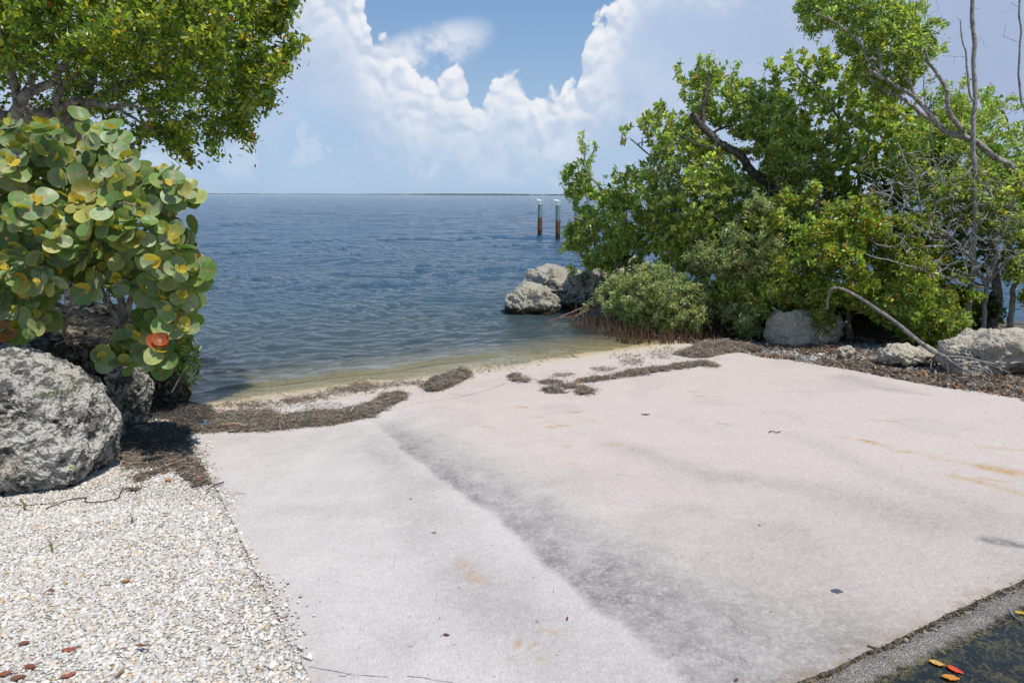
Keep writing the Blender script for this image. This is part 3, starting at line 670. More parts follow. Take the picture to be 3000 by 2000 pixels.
def tern(pos, face, label, head_up=0.0, seed=0):
    x, y, z = pos; root = thing('tern', pos, label, 'bird', 'white terns resting on the pilings'); s = 1.12
    # continuous body: rings along an axis, tail -> head. local +x is forward
    ax = [(-0.30, 0.100, .006, .004), (-0.22, 0.105, .022, .012), (-0.14, 0.108, .042, .030), (-0.05, 0.108, .058, .050), (0.04, 0.112, .060, .056), (0.10, 0.124, .050, .050), (0.135, 0.142 + head_up * .4, .034, .036),
          (0.160, 0.160 + head_up, .030, .031), (0.185, 0.166 + head_up, .030, .030), (0.205, 0.164 + head_up, .020, .020), (0.216, 0.162 + head_up, .007, .007)]
    n = 14; a = np.arange(n) / n * 2 * math.pi; V = []
    def tf(P):
        P = np.array(P, float) * s; P = P * np.array([face, 1, 1]); ca, sa = math.cos(0.25 * seed), math.sin(0.25 * seed)
        return np.stack([P[:, 0] * ca - P[:, 1] * sa + x, P[:, 0] * sa + P[:, 1] * ca + y, P[:, 2] + z], 1)
    for X_, Z_, ry, rz_ in ax: V.append(np.stack([np.full(n, X_), ry * np.cos(a), Z_ + rz_ * np.sin(a)], 1))
    V = np.concatenate(V); F = grid_wrap(len(ax), n); mesh('body', tf(V), [F], M_white, root)
    bl_ = np.array([[0.21, .006, .163 + head_up], [0.21, -.006, .163 + head_up], [0.21, 0, .172 + head_up], [0.21, 0, .156 + head_up], [0.275, 0, .156 + head_up]])
    mesh('bill', tf(bl_), [np.array([[0, 2, 4], [2, 1, 4], [1, 3, 4], [3, 0, 4]])], M_bill, root)
    for sg in (1, -1):
        wv_ = np.array([[0.08, .058, .135], [-0.02, .066, .150], [-0.15, .045, .140], [-0.36, .012, .118], [-0.15, .050, .100], [0.0, .064, .092], [0.07, .060, .105]]); wv_[:, 1] *= sg
        inn = wv_.copy(); inn[:, 1] *= 0.8; VV = np.concatenate([wv_, inn]); k = 7
        F = [np.array([[0, 1, 2, 3, 4, 5, 6]]), np.array([[13, 12, 11, 10, 9, 8, 7]]), np.array([[i, (i + 1) % k, k + (i + 1) % k, k + i] for i in range(k)])]
        mesh('wing', tf(VV), F, M_tgrey, root)
        lg = np.array([[0.02 + dx, sg * .018 + dy, q] for q in (0.0, .065) for dx, dy in ((-.004, -.004), (.004, -.004), (.004, .004), (-.004, .004))])
        mesh('leg', tf(lg), [np.array([[0, 1, 5, 4], [1, 2, 6, 5], [2, 3, 7, 6], [3, 0, 4, 7]])], M_black, root)
    cp = []
    for X_, Z_, ry, rz_ in [(0.135, 0.158 + head_up * .4, .024, .022), (0.160, 0.166 + head_up, .030, .028), (0.185, 0.170 + head_up, .030, .028), (0.202, 0.167 + head_up, .018, .018)]:
        aa = np.linspace(0.1, math.pi - 0.1, 8); cp.append(np.stack([np.full(8, X_), ry * 1.04 * np.cos(aa), Z_ + rz_ * np.sin(aa)], 1))
    if seed == 2: mesh('cap', tf(np.concatenate(cp)), [grid_faces(4, 8)], M_black, root)
    else: mesh('cap', tf(np.concatenate(cp)), [grid_faces(4, 8)], M_tgrey, root)
def grid_wrap(k, n):
    i = np.arange(n); j = (i + 1) % n
    return np.concatenate([np.stack([q * n + i, q * n + j, (q + 1) * n + j, (q + 1) * n + i], 1) for q in range(k - 1)])
tp1, _ = piling(1581, 691, 1583, 597, 13.4, 'leftmost of the pilings, leaning slightly, with a small pale board on its side', 1, True)
tp2, _ = piling(1634, 705, 1635, 599, 14.2, 'second piling from the left, blue grey above and rusty brown below, standing clear', 2)
tp3, _ = piling(1688, 716, 1690, 599.5, 12.8, 'piling partly hidden by the mangrove branch tips, third from the left', 3)
piling(1745, 722, 1746, 612, 12.5, 'piling almost hidden behind the mangrove leaves, rightmost of the row', 4)
tern(tp1, -1, 'white tern with its neck raised on the leftmost piling', 0.02, 0)
tern(tp2, -1, 'white tern hunched low on the second piling from the left', -0.012, 1)
tern(tp3, -1, 'white tern with a dark head on the piling next to the branch tips', 0.01, 2)

# ------------------------------------------------------------------ far shore
rng = np.random.default_rng(2)
xs = np.linspace(-4200, 5200, 1500); hh_ = 13.5 + 3.5 * fbm(P3(xs / 320, 0), 4, 3) + 1.2 * fbm(P3(xs / 40, 0), 3, 8)
hh_ = hh_ * (0.30 + 0.70 * sstep(xs, -1700, -300)) * (1 - 0.35 * sstep(xs, 900, 3000)); hh_ = np.maximum(hh_, 0.5)
secs = [(0.0, 0.0), (-0.2, 0.55), (0.12, 0.9), (0.4, 1.0), (0.8, 0.8), (1.0, 0.0)]
V = np.concatenate([np.stack([xs, 6600 + 240 * f + 60 * fbm(P3(xs / 90, f * 9), 3, 5), np.maximum(hh_ * g_ * (1 + 0.12 * fbm(P3(xs / 30, f * 5), 2, 6)), 0) - 0.5 * (g_ == 0)], 1) for f, g_ in secs])
m, t, o = newmat('far_mangroves'); principled(t, o, t.mix(t.noise(t.geo(), 0.02, 5, 0.7), (0.085, 0.12, 0.075), (0.13, 0.17, 0.10)), 0.9, 0.1)  # greens lightened and greyed to paint in distance haze
far = mesh('far_shore', V, [grid_faces(len(secs), len(xs))], m)
tag(far, 'thin grey green wooded shore along the horizon', 'far shore', None, 'stuff')

# ------------------------------------------------------------------ vegetation tools
def bark(name, lo, hi, sc_=14, bump_=0.9):
    m, t, o = newmat(name); p = t.obj(); n = t.noise(p, sc_, 6, 0.72, 0.6); n2 = t.noise(p, sc_ * 5, 4, 0.6); v = t.vor(p, sc_ * 3.2).outputs[0]
    c = t.mix(t.step(n, 0.33, 0.66), lo, hi); c = t.mix(t.step(n2, 0.6, 0.75, 0, 0.5), c, tuple(q * 0.5 for q in lo))
    principled(t, o, c, 0.9, 0.15, t.bump(t.m('ADD', n2, t.m('ADD', t.m('MULTIPLY', n, 1.5), v)), bump_, 0.012)); return m
def leafmat(name, trans=0.35, rough=0.38, veins=False, tm=(1.7, 1.75, 0.8)):
    m, t, o = newmat(name); c = t.attr('leaf'); n = t.noise(t.obj(), 60, 3, 0.6)
    c = t.mix(t.step(n, 0.5, 0.8, 0, 0.25), c, t.mix(0.5, c, (0.10, 0.09, 0.03)))
    if veins:
        vv = t.attr('vein', 'Fac'); c = t.mix(t.m('MULTIPLY', vv, 0.75), c, (0.42, 0.20, 0.13))
    p = principled(t, None, c, rough * 0.9, 0.6)
    tl = t.node('ShaderNodeBsdfTranslucent'); cc = t.vm('MULTIPLY', c, tm); t.l.new(cc, tl.inputs[0])
    mx = t.node('ShaderNodeMixShader'); mx.inputs[0].default_value = trans; t.l.new(p.outputs[0], mx.inputs[1]); t.l.new(tl.outputs[0], mx.inputs[2]); t.l.new(mx.outputs[0], o.inputs[0]); return m
M_bark = bark('grey_brown_bark', (0.13, 0.11, 0.095), (0.46, 0.43, 0.385))
M_barkd = bark('dark_furrowed_bark', (0.035, 0.03, 0.026), (0.19, 0.17, 0.15), 18)
M_dead = bark('silvery_dead_wood', (0.17, 0.155, 0.145), (0.44, 0.42, 0.40), 20, 0.5)
M_grey = bark('dull_grey_wood', (0.11, 0.10, 0.095), (0.31, 0.285, 0.27), 26, 0.7)
M_redroot = bark('reddish_root_bark', (0.09, 0.055, 0.045), (0.26, 0.18, 0.15), 20, 0.5)
M_leaf = leafmat('buttonwood_leaf', 0.48); M_leafg = leafmat('grape_leaf', 0.28, 0.55, True, (1.35, 1.5, 0.7)); M_leafd = leafmat('dry_leaf', 0.12, 0.6)

class Skel:
    def __init__(s, seed): s.p = np.zeros((0, 3)); s.par = np.zeros(0, int); s.r = np.zeros(0); s.rng = np.random.default_rng(seed); s.tips = []
    def add(s, pts, parent, rads):
        i0 = len(s.p); n = len(pts); s.p = np.concatenate([s.p, pts]); s.par = np.concatenate([s.par, [parent] + list(range(i0, i0 + n - 1))]).astype(int); s.r = np.concatenate([s.r, rads]); return i0 + n - 1
    def limb(s, pts, r0, r1, step=0.09, wig=0.02, tip=False):
        pts = np.array(pts, float); n = len(pts)
        P = np.concatenate([[2 * pts[0] - pts[1]], pts, [2 * pts[-1] - pts[-2]]]); out = []
        for k in range(1, n):
            L = np.linalg.norm(P[k + 1] - P[k]); m = max(2, int(L / step))
            for q in np.arange(m) / m:
                a, b, c, d = P[k - 1], P[k], P[k + 1], P[k + 2]
                out.append(0.5 * (2 * b + (c - a) * q + (2 * a - 5 * b + 4 * c - d) * q * q + (3 * b - a - 3 * c + d) * q ** 3))
        out.append(pts[-1]); out = np.array(out); m = len(out)
        out = out + np.stack([fbm(out * 4.5, 3, 100 + k + int(s.rng.integers(50))) for k in range(3)], 1) * wig * np.minimum(1, np.arange(m) / 3)[:, None]
        parent = -1
        if len(s.p):
            d = np.linalg.norm(s.p - out[0], axis=1); parent = int(np.argmin(d))
            if d[parent] < 0.25: out = out[1:]; m -= 1
            elif d[parent] > 0.7: parent = -1
        e = s.add(out, parent, np.linspace(r0, r1, m)); 
        if tip: s.tips.append(e)
        return e
    def grow(s, T, step=0.08, wig=0.03, tipr=0.0022, maxlen=9, up=0.1):
        rng = s.rng; d0 = np.min(np.linalg.norm(T[:, None, :] - s.p[None, ::3, :], axis=2), axis=1) if len(T) * len(s.p) < 4e7 else rng.random(len(T))
        T = T[np.argsort(d0 + rng.random(len(T)) * 0.08)]
        cap = 400000; buf = np.zeros((cap, 3), np.float32); n = len(s.p); buf[:n] = s.p; par = list(s.par); rr = list(s.r); 
        for tg in T:
            q = buf[:n] - tg; d2 = (q * q).sum(1); k = int(np.argmin(d2)); L = math.sqrt(d2[k])
            if L > maxlen: continue
            a = buf[k].astype(float); pk = par[k]; dirn = (a - buf[pk]) if pk >= 0 else np.array([0, 0, 1.0]); dirn = dirn / (np.linalg.norm(dirn) + 1e-9)
            m = max(2, int(L / step)); u_ = (np.arange(1, m + 1) / m)[:, None]
            ctrl = a + dirn * L * 0.35 + rng.normal(0, 0.10, 3) * L + np.array([0, 0, up * L]); P = (1 - u_) ** 2 * a + 2 * u_ * (1 - u_) * ctrl + u_ ** 2 * tg
            P[:-1] += rng.normal(0, wig * min(0.08, L / m), (m - 1, 3))
            buf[n:n + m] = P; par += [k] + list(range(n, n + m - 1)); rr += [0.0] * m; n += m; s.tips.append(n - 1)
        s.p = buf[:n].astype(float); s.par = np.array(par); s.r = np.array(rr); s.tipr = tipr
    def radii(s, tipr=0.0022, ex=2.35, cap=1.0):
        n = len(s.p); acc = np.zeros(n)
        for i in range(n - 1, -1, -1):
            if acc[i] == 0: acc[i] = tipr ** ex
            if s.par[i] >= 0: acc[s.par[i]] += acc[i]
        rp = np.minimum(acc ** (1 / ex), cap); s.rad = np.where(s.r > 0, s.r, rp)
        for i in range(n):
            p = s.par[i]
            if p >= 0 and s.r[i] == 0: s.rad[i] = min(s.rad[i], s.rad[p] * 0.95)
    def mesh(s, name, mat, parent, k=7, rough=0.12, minr=0.0, rscale=1.0):
        n = len(s.p); par = s.par.copy(); root = par < 0; pp = np.where(root, 0, par)
        T = s.p - s.p[pp]; 
        ch = np.zeros((n, 3)); np.add.at(ch, pp[~root], T[~root]); T[root] = ch[root]; T /= (np.linalg.norm(T, axis=1)[:, None] + 1e-9)
        def ring(c, tdir, r):
            ref = np.array([0.31, 0.87, 0.38]); a = np.cross(tdir, ref); a /= (np.linalg.norm(a, axis=1)[:, None] + 1e-9); b = np.cross(tdir, a)
            th = np.arange(k) / k * 2 * math.pi; m = 1 + rough * fbm(np.concatenate([(c[:, None, :] * 9 + (a[:, None, :] * np.cos(th)[None, :, None] + b[:, None, :] * np.sin(th)[None, :, None]) * 1.1)]).reshape(-1, 3), 2, 7).reshape(len(c), k) * np.minimum(1, r / 0.02)[:, None]
            return c[:, None, :] + (a[:, None, :] * np.cos(th)[None, :, None] + b[:, None, :] * np.sin(th)[None, :, None]) * (r[:, None] * m)[:, :, None]
        rad = s.rad * rscale
        R0 = ring(s.p, T, rad).reshape(-1, 3)
        e = np.where(~root & (rad >= minr))[0]; pe = par[e]; br = (rad[e] < 0.72 * rad[pe])
        eb = e[br]; R1 = ring(s.p[par[eb]], T[eb], rad[eb] * 1.25).reshape(-1, 3)
        st = pe * k; st = st.copy(); st[br] = n * k + np.arange(len(eb)) * k
        i = np.arange(k); j = (i + 1) % k
        F = np.stack([st[:, None] + i, st[:, None] + j, (e * k)[:, None] + j, (e * k)[:, None] + i], 2).reshape(-1, 4)
        V = np.concatenate([R0, R1]); u_, inv = np.unique(F, return_inverse=True); return mesh(name, V[u_], [inv.reshape(F.shape)], mat, parent)

LV = np.array([[0, 0, 0], [.22, .62, .05], [.66, .92, .05], [1, 0, -.04], [.22, -.62, .05], [.66, -.92, .05], [.25, 0, 0], [.70, 0, -.0]])   # x along, y half width units, z fold
LF4 = np.array([[6, 1, 2, 7], [4, 6, 7, 5]]); LF3 = np.array([[0, 1, 6], [0, 6, 4], [7, 2, 3], [5, 7, 3]])
def leaves(name, base, dr, up, L, Wd, col, mat, parent, rng, fold=0.25, curl=0.15):
    n = len(base); dr = dr / (np.linalg.norm(dr, axis=1)[:, None] + 1e-9); side = np.cross(dr, up); side /= (np.linalg.norm(side, axis=1)[:, None] + 1e-9); nr = np.cross(side, dr)
    x = LV[None, :, 0] * L[:, None]; y = LV[None, :, 1] * Wd[:, None] / 2; z = (np.abs(LV[None, :, 1]) * Wd[:, None] / 2) * fold - (LV[None, :, 0] ** 2) * L[:, None] * curl * rng.uniform(-0.5, 1.6, n)[:, None]
    V = base[:, None, :] + dr[:, None, :] * x[..., None] + side[:, None, :] * y[..., None] + nr[:, None, :] * z[..., None]
    o_ = (np.arange(n) * 8)[:, None, None]
    return mesh(name, V.reshape(-1, 3), [(LF4[None] + o_).reshape(-1, 4), (LF3[None] + o_).reshape(-1, 3)], mat, parent, smooth=True, cols={'leaf': np.repeat(col, 8, axis=0)})
def pal(rng, n, items):
    w_ = np.array([i[0] for i in items], float); w_ /= w_.sum(); k = rng.choice(len(items), n, p=w_); c = np.array([i[1] for i in items], float)[k]
    return c * rng.uniform(0.72, 1.3, n)[:, None] * rng.uniform(0.975, 1.025, (n, 3)), k
GREEN = [(34, (0.261, 0.374, 0.102)), (26, (0.384, 0.513, 0.125)), (24, (0.153, 0.250, 0.090)), (10, (0.616, 0.648, 0.152)), (1.3, (0.42, 0.24, 0.02)), (0.8, (0.40, 0.13, 0.03))]
GREENL = [(34, (0.165, 0.266, 0.041)), (26, (0.274, 0.366, 0.044)), (22, (0.097, 0.174, 0.031)), (12, (0.450, 0.493, 0.061)), (1.6, (0.45, 0.27, 0.02)), (0.9, (0.40, 0.15, 0.03))]
MANG = [(35, (0.277, 0.368, 0.094)), (28, (0.392, 0.486, 0.130)), (22, (0.178, 0.265, 0.077)), (6, (0.728, 0.712, 0.108)), (0.5, (0.50, 0.26, 0.03))]
ORANGE = [(30, (0.212, 0.315, 0.057)), (26, (0.329, 0.428, 0.065)), (18, (0.130, 0.215, 0.046)), (8, (0.470, 0.541, 0.098)), (3.2, (0.40, 0.15, 0.03)), (2.0, (0.30, 0.08, 0.03)), (1.5, (0.42, 0.24, 0.03))]
OLIVE = [(40, (0.31, 0.385, 0.19)), (30, (0.40, 0.47, 0.25)), (18, (0.17, 0.22, 0.10)), (2, (0.35, 0.33, 0.14))]
def cluster_leaves(s, parent, palette, per, L, ratio, span=0.12, name='foliage', mat=None, spread=0.9, upb=0.35, whorl=False, jit=0.02):
    rng = s.rng; tips = np.array(s.tips); tp = s.p[tips]; td = tp - s.p[s.par[tips]]; td /= (np.linalg.norm(td, axis=1)[:, None] + 1e-9)
    n = len(tips); cnt = rng.integers(int(per * 0.6), int(per * 1.4) + 1, n); idx = np.repeat(np.arange(n), cnt); N = len(idx)
    k = np.concatenate([np.arange(c) for c in cnt]); f = (k / np.repeat(cnt, cnt))
    if whorl: f = f * 0.35
    back = span * f; b = tp[idx] - td[idx] * back[:, None] + rng.normal(0, jit, (N, 3)) * (0.3 + f)[:, None]
    ang = k * 2.4 + rng.normal(0, 0.4, N) + np.repeat(rng.uniform(0, 6.28, n), cnt)
    ref = rng.normal(0, 1, (n, 3)); a = np.cross(td, ref); a /= np.linalg.norm(a, axis=1)[:, None]; bb = np.cross(td, a)
    rad = a[idx] * np.cos(ang)[:, None] + bb[idx] * np.sin(ang)[:, None]
    el_ = spread * (0.35 + 0.9 * f) if not whorl else spread * rng.uniform(0.5, 1.2, N)
    dr = td[idx] * 0.8 + rad * el_[:, None] + np.array([0, 0, upb]) + rng.normal(0, 0.18, (N, 3))
    up = td[idx] * 0.7 + np.array([-0.1, -0.1, 0.8]) + rng.normal(0, 0.35, (N, 3))
    Ls = L * rng.uniform(0.6, 1.25, N) * (0.65 + 0.5 * np.minimum(1, f * 2 + 0.3)); col, _ = pal(rng, N, palette)
    tint = np.repeat(rng.uniform(0.75, 1.25, n), cnt); yel = np.repeat(rng.uniform(0.9, 1.25, n), cnt)
    col = col * tint[:, None]; col[:, 0] *= yel
    return leaves(name, b, dr, up, Ls, Ls * ratio * rng.uniform(0.85, 1.15, N), np.clip(col, 0, 0.8), mat or M_leaf, parent, rng)
def sample_poly(poly, n, Yf, thick, rng, fade=120, dens=None, voids=0.0, vs=5):
    """points in the volume whose outline is poly (photo px), at depth Yf(px,py), thickest in the middle"""
    poly = [tuple(map(float, q)) for q in poly]; A = np.array(poly); lo, hi = A.min(0), A.max(0); out = []
    while sum(len(q) for q in out) < n:
        P = rng.uniform(lo, hi, (n * 2, 2)); P = P[inpoly(P, poly)]
        d = polydist(P, poly); rag_ = d > 34 * fbm(P3(P[:, 0] / 38 + thick * 50, P[:, 1] / 38), 3, 55) - 3; P = P[rag_]; d = d[rag_]; th = thick * np.sqrt(np.clip(d / fade, 0.01, 1)); Yc = Yf(P[:, 0], P[:, 1]); y = Yc + rng.uniform(-1, 1, len(P)) * th
        keep = np.ones(len(P), bool)
        if dens is not None: keep &= rng.random(len(P)) < dens(P[:, 0], P[:, 1])
        W_ = np.array([at(px, py, yy) for (px, py), yy in zip(P, y)]) if len(P) else np.zeros((0, 3))
        if voids > 0 and len(W_): keep &= fbm(W_ * vs, 2, 91) > (voids - 1.0)
        keep &= W_[:, 2] > np.maximum(ground_z(W_[:, 0], W_[:, 1]), 0) + 0.04
        out.append(W_[keep])
    return np.concatenate(out)[:n]
def D(*pts): return [(x * 1.27551, y * 1.27551) for x, y in pts]          # outlines read off the 2352 px wide view
def A3(px, py, Y): return at(px * 1.27551, py * 1.27551, Y)

# ---- big buttonwood on the left
def big_tree():
    root_p = A3(150, 470, 6.6); gz = float(ground_z(root_p[0], root_p[1])); base = np.array([root_p[0], root_p[1], max(gz, 0.0) - 0.1])
    r = thing('buttonwood_tree', base, 'large spreading buttonwood tree with pale twisted limbs behind the round leaved shrub', 'tree')
    s = Skel(4)
    s.limb([base, A3(140, 420, 6.6), A3(160, 320, 6.6), A3(176, 262, 6.6), A3(195, 250, 6.6)], 0.13, 0.085, wig=0.015)
    L = [([A3(176, 262, 6.6), A3(230, 235, 6.5), A3(300, 178, 6.3), A3(365, 145, 6.1), A3(420, 110, 6.0)], .058, .018),
         ([A3(176, 262, 6.6), A3(240, 228, 6.9), A3(330, 180, 7.0), A3(420, 130, 7.2), A3(500, 90, 7.3)], .05, .012),
         ([A3(176, 262, 6.6), A3(120, 262, 6.4), A3(60, 268, 6.2), A3(-20, 262, 6.0), A3(-120, 230, 5.9)], .085, .06),
         ([A3(120, 262, 6.4), A3(150, 240, 6.2), A3(200, 238, 6.0), A3(260, 242, 5.9), A3(320, 248, 5.9), A3(380, 262, 6.0)], .036, .012),
         ([A3(130, 245, 6.3), A3(140, 200, 6.1), A3(190, 170, 6.0), A3(245, 120, 5.8), A3(300, 80, 5.7)], .036, .012),
         ([A3(40, 262, 6.1), A3(60, 215, 6.0), A3(110, 180, 5.9), A3(150, 140, 5.8), A3(215, 95, 5.7)], .045, .014),
         ([A3(40, 262, 6.1), A3(35, 220, 6.0), A3(15, 150, 5.9), A3(8, 80, 5.8), A3(20, 0, 5.7), A3(30, -80, 5.6)], .036, .018),
         ([A3(60, 215, 6.0), A3(95, 120, 6.3), A3(125, 50, 6.2), A3(165, -30, 6.1)], .03, .012),
         ([A3(190, 245, 6.6), A3(215, 160, 7.0), A3(235, 60, 7.2), A3(260, -60, 7.3)], .05, .015),
         ([A3(300, 178, 6.3), A3(340, 100, 6.4), A3(400, 20, 6.4), A3(440, -60, 6.3)], .03, .012),
         ([A3(330, 180, 7.0), A3(420, 185, 7.1), A3(500, 220, 7.0), A3(560, 250, 6.9)], .028, .010),
         ([A3(420, 130, 7.2), A3(500, 150, 7.0), A3(570, 160, 6.8), A3(620, 170, 6.7)], .02, .008),
         ([A3(260, 242, 5.9), A3(330, 290, 6.1), A3(400, 320, 6.2)], .014, .006),
         ([A3(-20, 262, 6.0), A3(-60, 180, 6.0), A3(-90, 60, 6.0)], .05, .02),
         ([A3(420, 110, 6.0), A3(520, 60, 6.1), A3(600, 20, 6.1), A3(660, -30, 6.1)], .016, .006)]
    for p_, a, b in L: s.limb(p_, a, b, wig=0.045)
    rng = np.random.default_rng(41)
    outer = D((-150, -220), (560, -260), (665, -120), (672, -10), (668, 30), (632, 52), (630, 110), (655, 120), (650, 150), (632, 190), (618, 230), (600, 262), (575, 300), (530, 322), (490, 340), (455, 345), (425, 362), (395, 355), (370, 320), (300, 300), (220, 290), (-150, 262))
    def dens(px, py):
        x = px / 1.2755; y = py / 1.2755; inner = (x < 330) & (y > 120) & (y < 330)
        return np.where(inner, 0.42 + 0.3 * (y < 170), 1.0) * np.where((x > 280) & (x < 420) & (y > 180) & (y < 280), 0.45, 1)
    T = sample_poly(outer, 3300, lambda x, y: 6.35 + 0.75 * np.exp(-((x - 230) / 260) ** 2 - ((y - 290) / 130) ** 2), 1.4, rng, 240, dens, 0.68, 3.0)
    sprays = []
    for (x0, y0), (x1, y1), nn_ in [((645, 40), (678, -5), 12), ((640, 135), (682, 98), 16), ((610, 250), (625, 225), 8), ((420, 350), (436, 372), 9), ((560, 310), (590, 320), 8), ((330, 300), (318, 350), 8), ((640, 70), (655, 60), 6), ((480, 335), (490, 352), 7), ((640, 180), (657, 170), 6)]:
        for q in np.linspace(0, 1, nn_): sprays.append(A3(x0 + (x1 - x0) * q + rng.normal(0, 3), y0 + (y1 - y0) * q + rng.normal(0, 3), 6.3 + rng.normal(0, .12)))
    T = np.concatenate([T, np.array(sprays)])
    s.grow(T, 0.08, 0.25); s.radii(0.0027, 2.5, 0.03)
    s.mesh('trunk', M_bark, r, 8, 0.16, 0.0)
    cluster_leaves(s, r, GREENL, 22, 0.050, 0.48, 0.18, 'crown', upb=0.30, jit=0.03)
big_tree()

# ---- sea grape with big round leaves
def sea_grape():
    b = ghit(395, 1180); base = np.array([-2.05, 4.9, float(ground_z(-2.05, 4.9)) - 0.05])
    base = A3(262, 815, 5.25)
    r = thing('sea_grape_shrub', base, 'dense shrub with big round green and yellow leaves hanging over the boulders', 'shrub')
    s = Skel(9); rng = np.random.default_rng(19)
    up1 = A3(290, 740, 5.1)
    s.limb([base, up1], 0.04, 0.034, wig=0.01)
    for p_, a, b_ in [([up1, A3(300, 690, 5.10), A3(330, 640, 5.05), A3(400, 600, 4.95), A3(450, 560, 4.85)], .024, .010),
                      ([up1, A3(270, 660, 5.10), A3(265, 600, 5.05), A3(290, 530, 4.95), A3(300, 450, 4.85)], .028, .011),
                      ([up1, A3(250, 700, 5.10), A3(220, 640, 5.05), A3(200, 560, 4.85), A3(180, 470, 4.65), A3(200, 400, 4.65)], .028, .010),
                      ([up1, A3(200, 720, 5.10), A3(120, 690, 5.05), A3(50, 640, 4.75), A3(-30, 560, 4.55)], .026, .012),
                      ([up1, A3(200, 750, 5.10), A3(100, 735, 4.95), A3(20, 720, 4.75)], .014, .007),
                      ([up1, A3(350, 760, 4.95), A3(400, 790, 4.85), A3(420, 800, 4.85)], .013, .006),
                      ([up1, A3(240, 780, 5.10), A3(150, 770, 4.95), A3(125, 800, 4.85)], .010, .004),
                      ([A3(220, 640, 5.05), A3(120, 540, 4.75), A3(60, 430, 4.55), A3(40, 350, 4.45)], .020, .009),
                      ([A3(265, 600, 5.05), A3(340, 500, 4.95), A3(390, 420, 4.85)], .016, .008),
                      ([A3(300, 690, 5.10), A3(380, 690, 4.95), A3(440, 660, 4.85)], .013, .007)]:
        s.limb(p_, a, b_, wig=0.03)
    main = D((-90, 285), (0, 283), (65, 290), (130, 300), (155, 345), (190, 372), (210, 340), (240, 305), (290, 330), (300, 372), (335, 398), (400, 385), (440, 420), (432, 455), (395, 490), (430, 520), (455, 560), (470, 620), (460, 680), (462, 730), (435, 765), (440, 830), (400, 855), (345, 835), (290, 840), (262, 800), (330, 740), (300, 700), (260, 640), (150, 640), (140, 680), (110, 740), (50, 775), (-90, 745))
    def dens(px, py):
        x = px / 1.2755; y = py / 1.2755; return np.where((x > 120) & (x < 320) & (y > 600) & (y < 770), 0.60, 1.0) * np.where(y > 640, 0.8, 1.0) * np.where((x > 300) & (x < 380) & (y > 480) & (y < 560), .35, 1)
    T = sample_poly(main, 470, lambda x, y: np.interp(x, [-100, 250, 600], [4.85, 4.8, 4.75]) + 0.1 * (y > 800), 0.5, rng, 200, dens)
    # thin out so that rosettes do not collide too much
    keep = [];
    for q in T:
        if all(np.linalg.norm(q - k_) > 0.072 for k_ in keep[-500:]): keep.append(q)
    hand = [(100, 650, 4.50), (70, 755, 4.55), (235, 820, 4.80), (290, 835, 4.80), (345, 820, 4.85), (395, 835, 4.90), (205, 660, 4.65), (355, 505, 4.75), (270, 645, 4.70), (185, 280, 4.80), (255, 300, 4.70), (30, 290, 4.50), (100, 295, 4.50), (160, 555, 4.50), (290, 640, 4.70)]
    keep += [A3(*q) for q in hand]
    T = np.array(keep); s.grow(T, 0.07, 0.3, up=-0.15); s.radii(0.0045, 2.2, 0.02); s.mesh('stems', M_bark, r, 7, 0.10)
    s2 = Skel(31); s2.limb([base, up1], 0.02, 0.018, wig=0.01); s2.grow(sample_poly(D((-60, 600), (330, 560), (360, 700), (330, 790), (150, 790), (-60, 770)), 170, lambda x, y: 5.05 + 0 * x, 0.3, rng, 100), 0.08, 0.4); s2.radii(0.003, 2.3, .014); s2.mesh('bare_stems', M_bark, r, 5, 0.1)
    # leaves
    nr_, na = 4, 20; th = np.arange(na) / na * 2 * math.pi; PV = [(0.0, 0.0)]
    for k in range(1, nr_ + 1): PV += [(k / nr_ * math.cos(a), k / nr_ * math.sin(a)) for a in th]
    PV = np.array(PV); F3 = np.array([[0, 1 + i, 1 + (i + 1) % na] for i in range(na)]); F4 = np.concatenate([[[1 + (k - 1) * na + i, 1 + k * na + i, 1 + k * na + (i + 1) % na, 1 + (k - 1) * na + (i + 1) % na] for i in range(na)] for k in range(1, nr_)])
    tips = np.array(s.tips); tp = s.p[tips]; VV = []; CC = []; NN = []; cnt = 0
    fine_uv = PV
    def leaf(c0, dirn, nrm, rad, col, vein=1.0, cup=0.1):
        nonlocal cnt
        dirn = dirn / np.linalg.norm(dirn); side = np.cross(dirn, nrm); side /= np.linalg.norm(side); nn2 = np.cross(side, dirn)
        x = PV[:, 0] + 0.92; y = PV[:, 1] * rng.uniform(1.0, 1.1); y = y * np.where(PV[:, 0] < -0.8, 1.0, 1.0)
        rr = np.hypot(PV[:, 0], PV[:, 1]); x = x + 0.14 * (PV[:, 0] < -0.9)
        f1_ = rng.uniform(-0.15, 0.30); f2_ = rng.uniform(-0.15, 0.30)
        z = cup * rr ** 2 + f1_ * PV[:, 1] ** 2 - f2_ * PV[:, 0] ** 2 * 0.6 + 0.05 * np.abs(PV[:, 1]) ** 0.7 + 0.02 * np.sin(PV[:, 0] * 7 + rng.uniform(0, 6)) + 0.04 * np.sin(PV[:, 1] * 4 + rng.uniform(0, 6))
        VV.append(c0 + rad * (x[:, None] * dirn + y[:, None] * side + z[:, None] * nn2)); 
        edge_ = (rr > 0.95)[:, None]; blot = (0.9 + 0.2 * rng.random((len(PV), 1)))
        c = np.tile(np.array(col), (len(PV), 1)) * blot; c = np.where(edge_, c * np.array([1.35, 1.1, 0.8]), c); CC.append(np.clip(c, 0, 0.8))
        vn = np.where((np.abs(PV[:, 1]) < 0.01), 1.0, 0.0) * (1 - rr * 0.6); NN.append(vn * vein); cnt += 1
